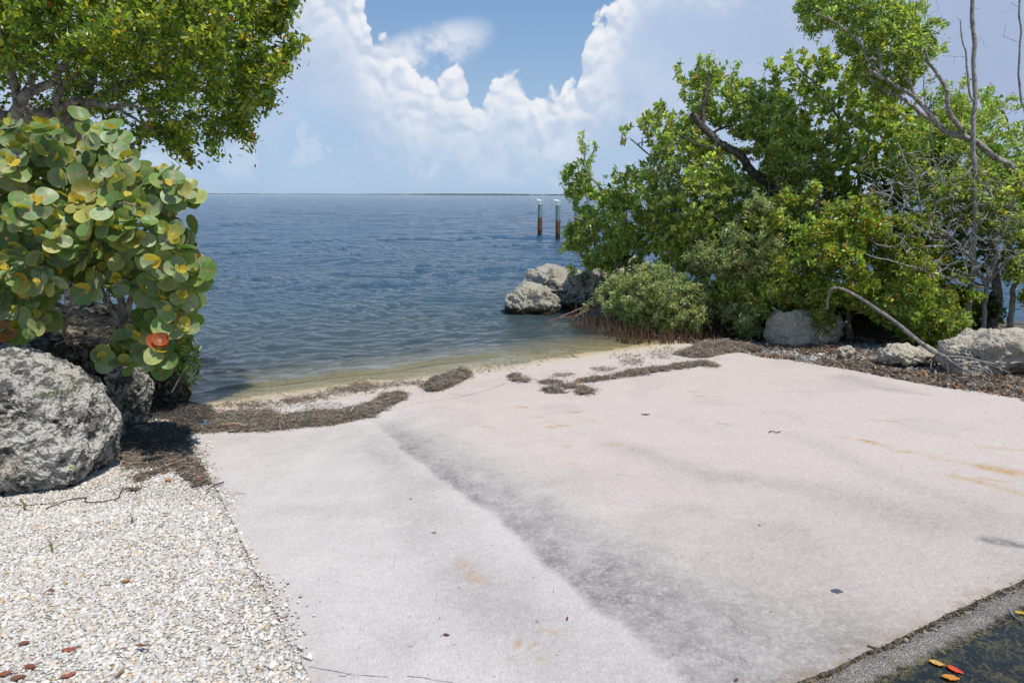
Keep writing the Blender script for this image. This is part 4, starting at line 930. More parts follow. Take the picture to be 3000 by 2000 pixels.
    bigc = [(0.20, 0.30, 0.13), (0.25, 0.345, 0.18), (0.17, 0.27, 0.10), (0.30, 0.39, 0.22), (0.17, 0.28, 0.05), (0.30, 0.36, 0.13), (0.13, 0.23, 0.06), (0.10, 0.19, 0.05), (0.20, 0.32, 0.08)]; yel = [(0.56, 0.47, 0.05), (0.46, 0.42, 0.06), (0.60, 0.42, 0.04), (0.42, 0.43, 0.07)]
    outdir = np.array([0.12, -0.80, 0.46])
    for i, c0 in enumerate(tp):
        ax = outdir + rng.normal(0, 0.33, 3); ax /= np.linalg.norm(ax); a = rng.uniform(0, 2 * math.pi); e1 = np.cross(ax, [0.2, 0.1, 1]); e1 /= np.linalg.norm(e1); e2 = np.cross(ax, e1)
        nb = rng.integers(3, 6); sc0 = rng.uniform(0.85, 1.15)
        for q in range(nb):
            th_ = a + q * math.pi + (q // 2) * 1.3 + rng.normal(0, 0.2); dv = e1 * math.cos(th_) + e2 * math.sin(th_) ; dv = dv + ax * rng.uniform(-0.2, 0.3)
            cc = bigc[rng.integers(len(bigc))]; 
            if rng.random() < 0.006: cc = (0.40, 0.16, 0.05)
            if rng.random() < 0.10: cc = (0.34, 0.36, 0.09)
            leaf(c0 - ax * (q // 2) * 0.035, dv, ax + rng.normal(0, 0.22, 3), sc0 * rng.uniform(0.044, 0.070) * (1.0 - 0.0 * q), np.array(cc) * rng.uniform(0.8, 1.2), 1.0)
        ny = rng.integers(1, 3)
        for q in range(ny):
            th_ = a + math.pi / 2 + q * math.pi; dv = (e1 * math.cos(th_) + e2 * math.sin(th_)) * 0.6 + ax * rng.uniform(0.5, 1.1)
            leaf(c0 + ax * 0.022, dv, ax * 0.9 + rng.normal(0, 0.45, 3), sc0 * rng.uniform(0.022, 0.040), np.array(yel[rng.integers(4)]) * rng.uniform(0.8, 1.15), 0.5)
    # the crumpled copper leaf that the shrub still holds
    cp = A3(372, 770, 4.45)
    for q in range(3): leaf(cp + rng.normal(0, 0.012, 3), np.array([0.3 * q - .2, -0.4, -0.6]), np.array([0.3, -0.9, 0.4 - 0.5 * q]), 0.052, (0.34, 0.10, 0.035), 0.4, 0.5)
    o_ = (np.arange(cnt) * len(PV))[:, None, None]
    mesh('leaves', np.concatenate(VV), [(F3[None] + o_).reshape(-1, 3), (F4[None] + o_).reshape(-1, 4)], M_leafg, r, cols={'leaf': np.concatenate(CC), 'vein': np.concatenate(NN)})
    # small sprig with pointed leaves at its foot
    r2 = thing('mangrove_sprig', A3(400, 900, 4.75), 'small dark sprig with pointed leaves at the foot of the round leaved shrub', 'shrub')
    s = Skel(10); q0 = A3(395, 900, 4.8); s.limb([q0, A3(415, 860, 4.75), A3(440, 830, 4.7)], .008, .004)
    T = np.array([A3(rng.uniform(405, 458), rng.uniform(795, 880), rng.uniform(4.6, 4.9)) for _ in range(26)]); s.grow(T, 0.05); s.radii(0.0018, 2.3, 0.008); s.mesh('stem', M_bark, r2, 5)
    cluster_leaves(s, r2, [(3, (0.05, 0.10, 0.02)), (1, (0.10, 0.17, 0.03))], 9, 0.055, 0.36, 0.07, 'leaves')
sea_grape()

# ---- the mangrove and buttonwood thicket on the right
YB = lambda x: np.interp(x, [1600, 1650, 1800, 2000, 2200, 2400, 2600, 2800, 3000, 3400], [12.7, 12.4, 11.6, 10.8, 10.0, 9.5, 9.1, 8.8, 8.6, 8.2])
def gb(px, off=0.3):
    """a point on the ground strip under photo column px (display px)"""
    Y_ = float(YB(px * 1.27551)) + off; q = A3(px, 700, Y_); return np.array([q[0], q[1], float(ground_z(q[0], q[1])) - 0.05])
def tree(name, cat, label, root, limbs, polys, n, pal_, per, L, ratio, seed, mat=None, thick=0.7, dy=0.0, whorl=False, upb=0.35, tipr=0.0029, ex=2.5, span=0.13, extra=None, voids=0.6, crown='crown', group=None, dens=None, r0=0.05, leafm=None, fade=130, vs=3.5):
    r = thing(name, root, label, cat, group); s = Skel(seed); rng = np.random.default_rng(seed + 500)
    first = True
    for l in limbs:
        pts, a, b = l; pts = [np.array(q) if len(q) == 3 and abs(q[0]) < 50 and q[1] < 50 else A3(*q) for q in pts]
        if first: pts = [np.array(root)] + pts
        first = False; s.limb(pts, a, b, wig=0.04)
    T = []
    for poly, frac in polys: T.append(sample_poly(D(*poly), int(n * 2.0 * frac), lambda x, y: YB(x) + dy, thick, rng, fade, dens, voids, vs))
    if extra is not None:
        for (x0, y0), (x1, y1), k in extra:
            T.append(np.array([A3(x0 + (x1 - x0) * q + rng.normal(0, 4), y0 + (y1 - y0) * q + rng.normal(0, 4), float(YB(x0 * 1.2755)) + dy + rng.normal(0, .12)) for q in np.linspace(0, 1, k)]))
    T = np.concatenate(T); s.grow(T, 0.09, 0.3); s.radii(tipr, ex, 0.03); s.mesh('trunk', mat or M_bark, r, 7, 0.14)
    if per: per = int(per * (1.35 if whorl else 1.6)); L = L * (0.82 if whorl else 0.80); cluster_leaves(s, r, pal_, per, L, ratio, span, crown, mat=leafm, whorl=whorl, upb=upb, spread=0.9, jit=0.025)
    return r, s
Y_ = lambda px, o_=0.0: float(YB(px * 1.27551)) + o_
# 1 buttonwood at the seaward tip
tree('buttonwood_tree', 'tree', 'small leaved buttonwood at the seaward tip of the thicket, above the breakwater boulders', gb(1460, .3),
     [([(1440, 640, 12.2), (1432, 560, 12.0), (1405, 470, 12.0), (1350, 390, 12.1), (1342, 330, 12.1)], .05, .012), ([(1432, 560, 12.0), (1370, 520, 12.0), (1320, 500, 12.1)], .02, .008), ([(1440, 600, 12.1), (1490, 520, 11.9), (1500, 460, 11.8)], .025, .01), ([(1436, 640, 12.2), (1380, 610, 12.2), (1330, 600, 12.2)], .018, .007)],
     [(((1292, 400), (1318, 372), (1350, 395), (1375, 440), (1420, 430), (1480, 470), (1500, 560), (1470, 610), (1400, 640), (1335, 615), (1292, 560), (1315, 500), (1322, 470), (1300, 450)), 1.0)],
     560, GREEN, 15, 0.068, 0.48, 71, dy=0.3, extra=[((1340, 395), (1336, 305), 16), ((1345, 400), (1368, 335), 12), ((1300, 560), (1290, 575), 8), ((1310, 610), (1318, 625), 7), ((1296, 400), (1294, 430), 6)], thick=0.6)
# 2 red mangrove, large leaves, with hanging seedlings
r_, s_ = tree('red_mangrove', 'tree', 'red mangrove with large glossy leaves and hanging pods beside the seaward buttonwood', gb(1560, .5),
     [([(1560, 620, 11.6), (1555, 520, 11.5), (1540, 440, 11.4), (1500, 370, 11.4), (1450, 320, 11.4)], .045, .010), ([(1555, 520, 11.5), (1620, 430, 11.3), (1640, 350, 11.2)], .03, .01), ([(1555, 560, 11.5), (1480, 520, 11.5), (1400, 480, 11.6)], .02, .008)],
     [(((1432, 300), (1470, 270), (1520, 235), (1570, 270), (1640, 330), (1720, 430), (1720, 520), (1600, 560), (1480, 520), (1395, 430), (1430, 380), (1500, 360), (1470, 320)), 0.75), (((1480, 510), (1640, 480), (1730, 540), (1690, 600), (1560, 640), (1490, 590)), .5)],
     430, MANG, 9, 0.115, 0.46, 72, dy=0.1, whorl=True, thick=0.7, upb=0.55, tipr=.003, extra=[((1432, 330), (1430, 296), 4), ((1500, 260), (1520, 232), 4), ((1380, 420), (1420, 400), 4)], span=0.10)
def pods(parent, places, seed):
    rg = np.random.default_rng(seed)
    for (px, py, Yq, n) in places:
        for k in range(n):
            a = A3(px + rg.normal(0, 3), py, Yq); h = rg.uniform(0.13, 0.20); pts = np.array([a, a + [0.004, 0, -h * .3], a + [rg.normal(0, .008), 0, -h * .7], a + [rg.normal(0, .012), 0, -h]])
            s = Skel(k); s.p = pts; s.par = np.array([-1, 0, 1, 2]); s.r = np.array([.003, .005, .0065, .001]); s.rad = s.r; s.mesh('seed_pod', M_redroot, parent, 6, 0)
pods(r_, [(1431, 312, 11.4, 4), (1474, 316, 11.4, 2)], 3)
# 3 leaning dark trunk buttonwood
tree('buttonwood_tree', 'tree', 'buttonwood with a thick dark furrowed trunk leaning left towards the sea, some leaves reddish', gb(1885, .5),
     [([(1872, 620, 10.9), (1850, 560, 10.8), (1822, 490, 10.7), (1775, 435, 10.6), (1720, 385, 10.5), (1660, 335, 10.5), (1602, 285, 10.5), (1590, 262, 10.5)], .085, .055),
      ([(1612, 295, 10.5), (1618, 245, 10.5), (1625, 190, 10.5), (1630, 160, 10.5)], .042, .010), ([(1630, 310, 10.5), (1700, 260, 10.7), (1740, 220, 10.8)], .022, .008), ([(1660, 335, 10.5), (1600, 330, 10.3), (1540, 300, 10.3)], .016, .007), ([(1775, 435, 10.6), (1780, 360, 10.8), (1770, 290, 10.9)], .03, .01), ([(1850, 560, 10.8), (1800, 520, 10.5), (1700, 500, 10.4)], .03, .01)],
     [(((1548, 225), (1560, 190), (1590, 160), (1640, 160), (1690, 190), (1770, 205), (1850, 260), (1870, 400), (1780, 420), (1700, 330), (1640, 290), (1580, 290)), .62), (((1640, 420), (1760, 470), (1860, 480), (1880, 560), (1780, 600), (1680, 560)), .25)],
     620, GREEN[:4] + [(2.6, (0.40, 0.15, 0.03)), (1.4, (0.30, 0.08, 0.03))], 13, 0.075, 0.42, 73, mat=M_barkd, thick=0.6, dy=0.45, extra=[((1560, 190), (1558, 150), 9), ((1605, 150), (1612, 128), 8), ((1630, 150), (1640, 135), 7), ((1675, 190), (1700, 150), 8), ((1650, 180), (1668, 155), 6)])
# 4 second red mangrove, upper middle
r_, s_ = tree('red_mangrove', 'tree', 'tall red mangrove with large bright leaves rising behind the middle of the thicket', gb(2000, .9),
     [([(1990, 600, 10.9), (1985, 480, 10.8), (1970, 380, 10.7), (1930, 280, 10.6), (1880, 200, 10.5), (1830, 150, 10.5)], .05, .010), ([(1970, 380, 10.7), (2050, 300, 10.5), (2080, 220, 10.4)], .03, .01), ([(1985, 480, 10.8), (1900, 400, 10.6), (1830, 330, 10.5), (1790, 270, 10.5)], .03, .01), ([(1930, 280, 10.6), (1980, 200, 10.5), (1990, 160, 10.5)], .02, .008)],
     [(((1772, 215), (1778, 160), (1830, 138), (1880, 128), (1940, 130), (2000, 160), (2060, 240), (2170, 300), (2200, 400), (2080, 460), (1960, 480), (1800, 440), (1740, 330)), 1.0)],
     560, MANG[:4] + [(1.3, (0.50, 0.26, 0.03))], 9, 0.125, 0.46, 74, whorl=True, thick=0.7, dy=1.2, upb=0.55, tipr=.003, extra=[((1775, 160), (1760, 140), 4), ((1800, 140), (1840, 118), 6), ((1880, 130), (1900, 120), 4), ((1700, 200), (1760, 190), 6)])
# 5 upper right buttonwood on a pale diagonal limb
tree('buttonwood_tree', 'tree', 'tall buttonwood at upper right, its small leaved crown carried by pale diagonal limbs', gb(2395, .4),
     [([(2375, 560, 8.9), (2350, 430, 8.9), (2295, 368, 8.9), (2234, 320, 8.9), (2175, 299, 8.9), (2139, 261, 8.9), (2100, 222, 9.0), (2024, 183, 9.0), (1983, 168, 9.0)], .075, .02),
      ([(2175, 299, 8.9), (2090, 240, 9.1), (2040, 205, 9.1), (1990, 170, 9.1)], .028, .016), ([(2216, 315, 8.9), (2183, 255, 8.8), (2160, 186, 8.8), (2133, 144, 8.8), (2120, 110, 8.8)], .034, .014), ([(2024, 183, 9.0), (1990, 120, 9.0), (1930, 60, 9.0), (1880, 30, 9.0)], .018, .008), ([(2024, 183, 9.0), (2020, 80, 9.0), (1990, -20, 9.0)], .018, .008), ([(2100, 222, 9.0), (2080, 140, 9.0), (2060, 50, 9.0)], .018, .008)],
     [(((1850, 75), (1832, 20), (1850, -90), (2090, -90), (2115, 20), (2120, 70), (2150, 95), (2130, 150), (2110, 190), (2050, 235), (1985, 200), (1960, 140), (1895, 95)), 1.0)],
     720, GREEN, 14, 0.060, 0.46, 75, thick=0.75, dy=0.3, extra=[((1850, 30), (1825, 15), 7), ((2140, 50), (2172, 58), 8), ((2150, 110), (2176, 118), 6), ((1850, 60), (1870, 98), 6), ((2120, 10), (2125, 30), 6), ((2130, 200), (2100, 240), 6)], voids=0.55)
# 6 far right buttonwood
tree('buttonwood_tree', 'tree', 'loose buttonwood at the right edge, behind the bare upright trunks', gb(2420, 1.2),
     [([(2400, 560, 9.8), (2360, 460, 9.8), (2290, 400, 9.8), (2240, 340, 9.8), (2190, 280, 9.8)], .04, .012), ([(2360, 460, 9.8), (2340, 340, 9.8), (2310, 260, 9.8)], .03, .01), ([(2400, 560, 9.8), (2430, 420, 9.6), (2440, 300, 9.6)], .04, .012)],
     [(((2130, 215), (2170, 195), (2220, 230), (2270, 205), (2300, 240), (2352, 235), (2460, 250), (2460, 540), (2330, 500), (2240, 480), (2150, 380)), 1.0)],
     620, GREEN, 12, 0.060, 0.46, 76, thick=0.7, dy=1.1, extra=[((2165, 205), (2172, 188), 5), ((2260, 215), (2275, 200), 6), ((2200, 190), (2230, 195), 6), ((2300, 235), (2340, 222), 6)], voids=0.75)
# 7 orange leaved bush
tree('buttonwood_bush', 'bush', 'dense bright green bush with many orange leaves hanging over the broad tan boulder', gb(1960, .2),
     [([(1955, 700, 9.9), (1945, 600, 9.9), (1900, 500, 9.8), (1850, 440, 9.8)], .06, .015), ([(1945, 600, 9.9), (2000, 520, 9.7), (2030, 450, 9.7)], .03, .01), ([(1950, 640, 9.9), (1850, 620, 9.6), (1790, 600, 9.6)], .02, .008), ([(1955, 690, 9.9), (1920, 730, 9.3), (1850, 745, 9.0)], .012, .005)],
     [(((1740, 560), (1700, 500), (1770, 480), (1790, 430), (1830, 450), (1880, 415), (1910, 470), (1990, 440), (2060, 500), (2090, 560), (2040, 600), (2060, 680), (2000, 700), (1960, 680), (1900, 725), (1850, 690), (1790, 700), (1735, 640)), 0.8), (((1780, 690), (1900, 700), (1920, 730), (1900, 770), (1850, 740), (1800, 750)), .07)],
     760, ORANGE, 13, 0.062, 0.55, 77, dy=-0.2, thick=0.85, voids=0.9, vs=2.6, extra=[((1800, 730), (1860, 770), 7), ((1870, 780), (1900, 760), 5)])
# 8 lower right bush
tree('buttonwood_bush', 'bush', 'open bush with orange flecked leaves drooping behind the bare fallen branch', gb(2130, .1),
     [([(2100, 790, 8.9), (2085, 700, 9.0), (2080, 620, 9.0), (2100, 540, 9.0)], .04, .012), ([(2085, 700, 9.0), (2140, 640, 8.8), (2180, 600, 8.8)], .025, .008), ([(2095, 740, 9.0), (2050, 700, 8.9), (2020, 640, 8.9)], .02, .008), ([(2100, 760, 9.0), (2160, 740, 8.6), (2200, 750, 8.4)], .015, .006)],
     [(((2010, 560), (2060, 500), (2140, 480), (2200, 560), (2240, 640), (2240, 740), (2190, 790), (2130, 800), (2080, 760), (2030, 740), (2000, 660)), 0.9)],
     480, ORANGE, 13, 0.062, 0.55, 78, dy=0.0, thick=0.8, voids=0.9, vs=2.6, extra=[((2160, 700), (2240, 690), 8), ((2140, 790), (2190, 800), 6), ((2200, 660), (2255, 690), 8)])
# 9 right edge greenery low and mid
tree('buttonwood_bush', 'bush', 'patchy green bush at the right edge around the grey trunk', gb(2330, .6),
     [([(2330, 640, 9.2), (2320, 560, 9.2), (2280, 480, 9.1), (2230, 420, 9.1)], .04, .012), ([(2320, 560, 9.2), (2370, 480, 9.1), (2400, 400, 9.1)], .03, .01), ([(2280, 480, 9.1), (2170, 440, 9.1), (2110, 420, 9.1)], .03, .01)],
     [(((2040, 320), (2100, 270), (2190, 300), (2250, 350), (2352, 370), (2450, 420), (2450, 560), (2330, 590), (2250, 540), (2180, 520), (2100, 470), (2050, 430)), 0.8), (((2290, 560), (2352, 560), (2450, 600), (2450, 700), (2360, 700), (2310, 650)), .2)],
     760, GREEN[:4] + [(2.0, (0.40, 0.15, 0.03)), (1, (.42, .24, .03))], 13, 0.060, 0.5, 79, dy=0.5, thick=0.8, voids=0.75)
# 10 olive shrubs near the water
tree('black_mangrove_shrub', 'shrub', 'low olive green shrub with upright pale leaf sprays above the aerial roots at the water', gb(1520, -.1),
     [([(1520, 720, 11.0), (1510, 690, 10.9), (1480, 660, 10.9)], .02, .01), ([(1520, 720, 11.0), (1570, 680, 10.8), (1600, 660, 10.8)], .02, .008), ([(1520, 720, 11.0), (1560, 740, 10.5)], .015, .006)],
     [(((1335, 715), (1380, 660), (1420, 630), (1480, 600), (1560, 620), (1630, 680), (1640, 740), (1600, 775), (1530, 790), (1460, 768), (1400, 745)), 1.0)],
     620, OLIVE, 13, 0.066, 0.36, 80, dy=-0.55, thick=0.6, upb=0.75, voids=0.85, vs=6, extra=[((1400, 660), (1392, 640), 5)], fade=80)
tree('black_mangrove_shrub', 'shrub', 'taller olive grey shrub standing between the seaward mangrove and the orange flecked bush', gb(1680, 0),
     [([(1690, 700, 10.8), (1690, 620, 10.6), (1700, 540, 10.5), (1740, 470, 10.5)], .03, .01), ([(1690, 620, 10.6), (1640, 570, 10.5), (1600, 560, 10.5)], .02, .008), ([(1690, 700, 10.8), (1740, 650, 10.3), (1760, 600, 10.3)], .02, .008)],
     [(((1570, 600), (1600, 540), (1650, 560), (1690, 490), (1740, 450), (1790, 480), (1800, 570), (1770, 640), (1700, 660), (1620, 640)), .8), (((1640, 690), (1720, 690), (1755, 740), (1740, 790), (1690, 760), (1650, 740)), .2)],
     560, OLIVE, 13, 0.062, 0.36, 81, dy=-0.30, thick=0.5, upb=0.7, extra=[((1770, 480), (1735, 445), 7)], fade=90)
# 11 back row red mangrove that closes the view to the water
tree('red_mangrove', 'tree', 'dark leaved red mangrove filling the back of the thicket above its black prop roots', gb(1800, 1.0),
     [([(1800, 640, 11.8), (1790, 540, 11.8), (1720, 460, 11.8), (1640, 420, 11.9)], .045, .012), ([(1790, 540, 11.8), (1880, 480, 11.5), (1960, 430, 11.3)], .03, .01), ([(1800, 640, 11.8), (1920, 600, 11.3), (2080, 580, 10.8), (2200, 560, 10.4)], .03, .012)],
     [(((1500, 450), (1640, 380), (1850, 380), (2000, 400), (2180, 400), (2300, 470), (2300, 620), (2080, 660), (1900, 660), (1700, 680), (1500, 650)), 1.0)],
     760, [(30, (0.06, 0.13, 0.018)), (30, (0.045, 0.10, 0.015)), (12, (0.11, 0.20, 0.03)), (.6, (.45, .25, .03))], 9, 0.12, 0.44, 82, whorl=True, thick=0.6, dy=1.5, upb=0.5, tipr=.003, voids=0.7)
# dead wood
def dead(name, label, root, limbs, T=None, seed=1, cat='dead tree', step=0.09, tipr=0.0022, mat=None, wig=0.03, ex=2.2, rgh=0.12):
    r = thing(name, root, label, cat); s = Skel(seed)
    for k, (pts, a, b) in enumerate(limbs): s.limb([np.array(q) if isinstance(q, np.ndarray) else A3(*q) for q in pts], a, b, wig=wig)
    if T is not None: s.grow(T, step, 0.5, up=0.0)
    s.radii(tipr, ex, 0.02); s.mesh('branches', mat or M_dead, r, 7, rgh); return r
rg = np.random.default_rng(33)
b1_ = gb(2270, .5)
T = np.concatenate([sample_poly(D((1960, 380), (2080, 350), (2200, 340), (2300, 400), (2360, 500), (2340, 620), (2250, 640), (2120, 640), (2020, 600), (1960, 500)), 760, lambda x, y: YB(x) - 0.45, 0.6, rg, 150)])
dead('dead_brush', 'tangle of bare silvery twigs filling the right side of the thicket', b1_, [([b1_, (2262, 660, 9.1), (2200, 560, 8.9), (2120, 500, 8.8), (2020, 440, 8.8)], .035, .010), ([(2262, 660, 9.1), (2290, 560, 8.9), (2280, 460, 8.8), (2240, 380, 8.8)], .03, .010), ([(2200, 560, 8.9), (2100, 570, 8.7), (2010, 560, 8.7)], .016, .007), ([(2262, 660, 9.1), (2320, 600, 8.7), (2380, 560, 8.6)], .018, .008), ([(2120, 500, 8.8), (2090, 400, 8.7), (2060, 330, 8.7)], .015, .006), ([(2262, 660, 9.1), (2180, 640, 8.6), (2060, 600, 8.4), (1990, 585, 8.4)], .014, .006)], T, 5, 'brush', tipr=.0038, ex=2.5)
T = np.concatenate([sample_poly(D((1480, 350), (1700, 440), (1900, 330), (1950, 480), (1800, 600), (1640, 560), (1500, 460)), 380, lambda x, y: YB(x) - 0.15, 0.7, rg, 150)])
b2_ = gb(1700, .6)
dead('dead_brush', 'sparse bare twigs threading the leaves around the leaning dark trunk', b2_, [([b2_, (1700, 620, 11.2), (1690, 520, 11.0), (1640, 420, 11.0)], .02, .008), ([(1690, 520, 11.0), (1780, 450, 10.8), (1840, 380, 10.8)], .014, .007)], T, 6, 'brush', tipr=.0034, ex=2.5)
e_ = lambda *q: np.array([at(px, py, Yq) for px, py, Yq in q])
b3_ = A3(2234, 322, 8.85)
b3_ = gb(2235, .5)
T3 = np.array([A3(*q) for q in [(2180, 60, 8.8), (2205, 130, 8.8), (2260, 100, 8.8), (2255, 60, 8.8), (2195, 90, 8.8), (2215, 100, 8.8), (2245, 140, 8.8), (2190, 150, 8.8), (2170, 130, 8.8), (2225, 60, 8.8), (2248, 90, 8.8), (2250, 20, 8.8), (2210, 170, 8.8), (2270, 110, 8.8)]])
dead('dead_tree', 'tall bare pole like trunk standing straight up against the sky', b3_, [([b3_, (2238, 500, 8.9), (2234, 322, 8.8), (2237, 268 / 1.2755 + 60, 8.8), (2238, 212, 8.8), (2238, 120, 8.8), (2232, 45, 8.8), (2233, 2, 8.8), (2236, -60, 8.8)], .040, .022), ([(2232, 240, 8.8), (2222, 170, 8.8), (2212, 100, 8.8), (2205, 45, 8.8)], .016, .006)], T3, 7, wig=0.02)
b4_ = gb(2375, .5)
T4 = np.array([A3(*q) for q in [(2318, 20, 8.8), (2310, 60, 8.8), (2320, 90, 8.8), (2340, 95, 8.8), (2305, 85, 8.8), (2330, -10, 8.8), (2345, 130, 8.8), (2300, 30, 8.8)]])
dead('dead_tree', 'slender bare curving trunk against the sky at the right edge', b4_, [([b4_, (2362, 420, 8.8), (2355, 270, 8.8), (2342, 215, 8.8), (2343, 130, 8.8), (2346, 76, 8.8), (2338, 0, 8.8), (2330, -50, 8.8)], .024, .010)], T4, 8, wig=0.02)
T5 = np.array([A3(*q) for q in [(1740, 145, 10.3), (1762, 150, 10.3), (1755, 190, 10.3), (1748, 165, 10.3), (1768, 130, 10.3), (1745, 200, 10.3), (1758, 165, 10.3)]])
b5_ = gb(1765, .4)
dead('dead_sapling', 'thin bare forked twig poking above the leaves left of the tall mangrove', b5_, [([b5_, (1765, 420, 10.4), (1768, 300, 10.4), (1762, 220, 10.3), (1756, 180, 10.3)], .014, .006)], T5, 9, 'sapling', wig=0.02)
T6 = np.array([A3(*q) for q in [(2130, 30, 8.9), (2150, 5, 8.9), (2120, 10, 8.9), (2140, 0, 8.9), (2110, 30, 8.9), (2155, 25, 8.9), (2135, -10, 8.9)]])
b6_ = gb(2150, .5)
dead('dead_sapling', 'dark bare twigs sticking up beside the upper right crown', b6_, [([b6_, (2145, 400, 9.0), (2120, 200, 8.9), (2125, 100, 8.9), (2133, 40, 8.9)], .012, .005)], T6, 12, 'sapling', wig=0.02)
b7_ = ghit(2945, 985)
b7_ = np.array([b7_[0], b7_[1] + .3, b7_[2]])
dead('grey_trunk', 'stout grey trunk with a crooked top behind the blocky pale boulder', b7_, [([b7_, at(2923, 875, b7_[1]), at(2912, 780, b7_[1]), at(2905, 700, b7_[1]), at(2893, 645, b7_[1] - .1), at(2868, 615, b7_[1] - .2), at(2840, 628, b7_[1] - .3), at(2780, 650, b7_[1] - .4)], .075, .018), ([at(2912, 780, b7_[1]), at(2960, 720, b7_[1]), at(3010, 660, b7_[1]), at(3080, 600, b7_[1])], .035, .02), ([at(2905, 730, b7_[1]), at(2780, 700, b7_[1] - .2), at(2650, 670, b7_[1] - .3), at(2560, 640, b7_[1] - .3)], .022, .008), ([at(2918, 850, b7_[1]), at(2860, 830, b7_[1] - .2), at(2740, 760, b7_[1] - .3), at(2640, 770, b7_[1] - .4)], .020, .006)], None, 13, 'trunk', mat=M_bark, wig=0.02)
# fallen branch with forked foot
f0 = ghit(2780, 1112); Yf_ = f0[1]
def fb(px, py, dy=0.0): return at(px, py, Yf_ + dy)
r = thing('fallen_branch', f0, 'smooth bare grey branch leaning across the bushes down to its forked foot', 'branch')
s = Skel(14)
s.limb([fb(2422, 905, 1.3), fb(2428, 865, 1.25), fb(2440, 847, 1.2), fb(2470, 848, 1.15), fb(2514, 871, 1.0), fb(2563, 902, .85), fb(2621, 940, .65), fb(2678, 990, .4), fb(2728, 1028, .2), fb(2768, 1047, .1)], .012, .023, wig=0.008)
for pts in [[(2768, 1047, .1), (2776, 1075, .05), (2780, 1112, 0)], [(2768, 1047, .1), (2812, 1047, .1), (2870, 1059, .1), (2927, 1078, .05), (2960, 1092, 0)], [(2768, 1047, .1), (2800, 1068, 0), (2840, 1086, -.1), (2880, 1080, -.1), (2900, 1100, -.1)], [(2840, 1086, -.1), (2850, 1100, -.15), (2800, 1105, -.2), (2830, 1112, -.3)], [(2870, 1059, .1), (2920, 1066, .1), (2935, 1090, 0)], [(2800, 1068, 0), (2830, 1068, .0), (2900, 1082, -.05), (2905, 1105, -.1)]]:
    s.limb([fb(*q) for q in pts], .014, .007, wig=0.01)
s.radii(.004); s.mesh('wood', M_grey, r, 9, 0.30)
# propping roots that reach into the water
q0 = atz(1614, 950, -0.02)
r = thing('prop_root', q0, 'bare leaning stem and reddish roots dipping into the shallows beside the boulders', 'root')
s = Skel(15); Yr = q0[1] + .1
s.limb([at(1824, 765, Yr + .2), at(1787, 815, Yr + .2), at(1757, 866, Yr + .15), at(1738, 888, Yr + .1)], .030, .024, wig=.01)
for pts, a in [([(1738, 888, .1), (1671, 917, .05), (1636, 932, 0), (1612, 952, 0)], .017), ([(1738, 888, .1), (1687, 926, -.1), (1649, 930, -.1), (1598, 943, -.1)], .012), ([(1790, 880, .1), (1728, 905, 0), (1690, 925, -.1), (1670, 950, -.1)], .014), ([(1738, 888, .1), (1760, 940, 0), (1765, 965, 0)], .013), ([(1757, 866, .15), (1735, 880, .1), (1725, 940, .1)], .012)]:
    s.limb([at(x, y, Yr + d) for x, y, d in pts], a, a * .6, wig=.012)
s.radii(.004); s.mesh('wood', M_redroot, r, 7, 0.1)
# the weathered stump seen through the leaves
q1 = at(1832, 745, 11.7); r = thing('snag', q1, 'short bleached snag showing between the leaves above the breakwater', 'snag')
s = Skel(16); s.limb([q1, at(1830, 700, 11.7), at(1826, 645, 11.7)], .055, .045, wig=.01); s.limb([at(1826, 645, 11.7), at(1822, 632, 11.7)], .03, .004); s.limb([at(1829, 650, 11.7), at(1835, 636, 11.7)], .02, .003); s.radii(); s.mesh('wood', M_dead, r, 9, 0.2)
# aerial roots thicket
rg = np.random.default_rng(61); s = Skel(17); fr_ = [(1672, 952), (1700, 966), (1740, 976), (1790, 988), (1830, 1004), (1870, 1012), (1930, 1010), (2000, 1008), (2060, 1006), (2120, 1000)]
FX = np.array(fr_, float)
for k in range(560):
    x = rg.uniform(1668, 2120); yb = np.interp(x, FX[:, 0], FX[:, 1]) - rg.exponential(14); q = ghit(x, yb); h = rg.uniform(0.07, 0.27) * (1.0 if x < 1900 else 0.75); lean = rg.normal(0, .035, 2)
    pts = np.array([q + [0, 0, -.03], q + [lean[0] * .3, lean[1] * .3, h * .4], q + [lean[0] + rg.normal(0, .012), lean[1], h]]); i0 = len(s.p)
    s.p = np.concatenate([s.p, pts]); s.par = np.concatenate([s.par, [-1, i0, i0 + 1]]).astype(int); r0_ = rg.uniform(.003, .007); s.r = np.concatenate([s.r, [r0_, r0_, r0_ * .5]])
s.rad = s.r; m, t, o = newmat('aerial_root'); pz = t.obj(); principled(t, o, t.mix(t.noise(pz, 9, 4, 0.7), (0.04, 0.027, 0.02), (0.20, 0.11, 0.06)), 0.85); 
tag(s.mesh('aerial_roots', m, None, 5, 0), 'thicket of thin brown aerial roots along the edge of the shallow water', 'roots', None, 'stuff')
# brown ball caught in the shrub
q = at(1983, 862, 10.3); V, F = icosphere(3); V = V * np.array([.062, .062, .058]) * (1 + 0.03 * fbm(V * 2, 2, 3))[:, None] + q
tag(mesh('coconut', V, [F], simplemat('husk_brown', (0.17, 0.075, 0.03), 0.8), None, loc=tuple(q - [0, 0, .058])), 'round brown husk caught in the olive shrub beside a dark gap', 'coconut')

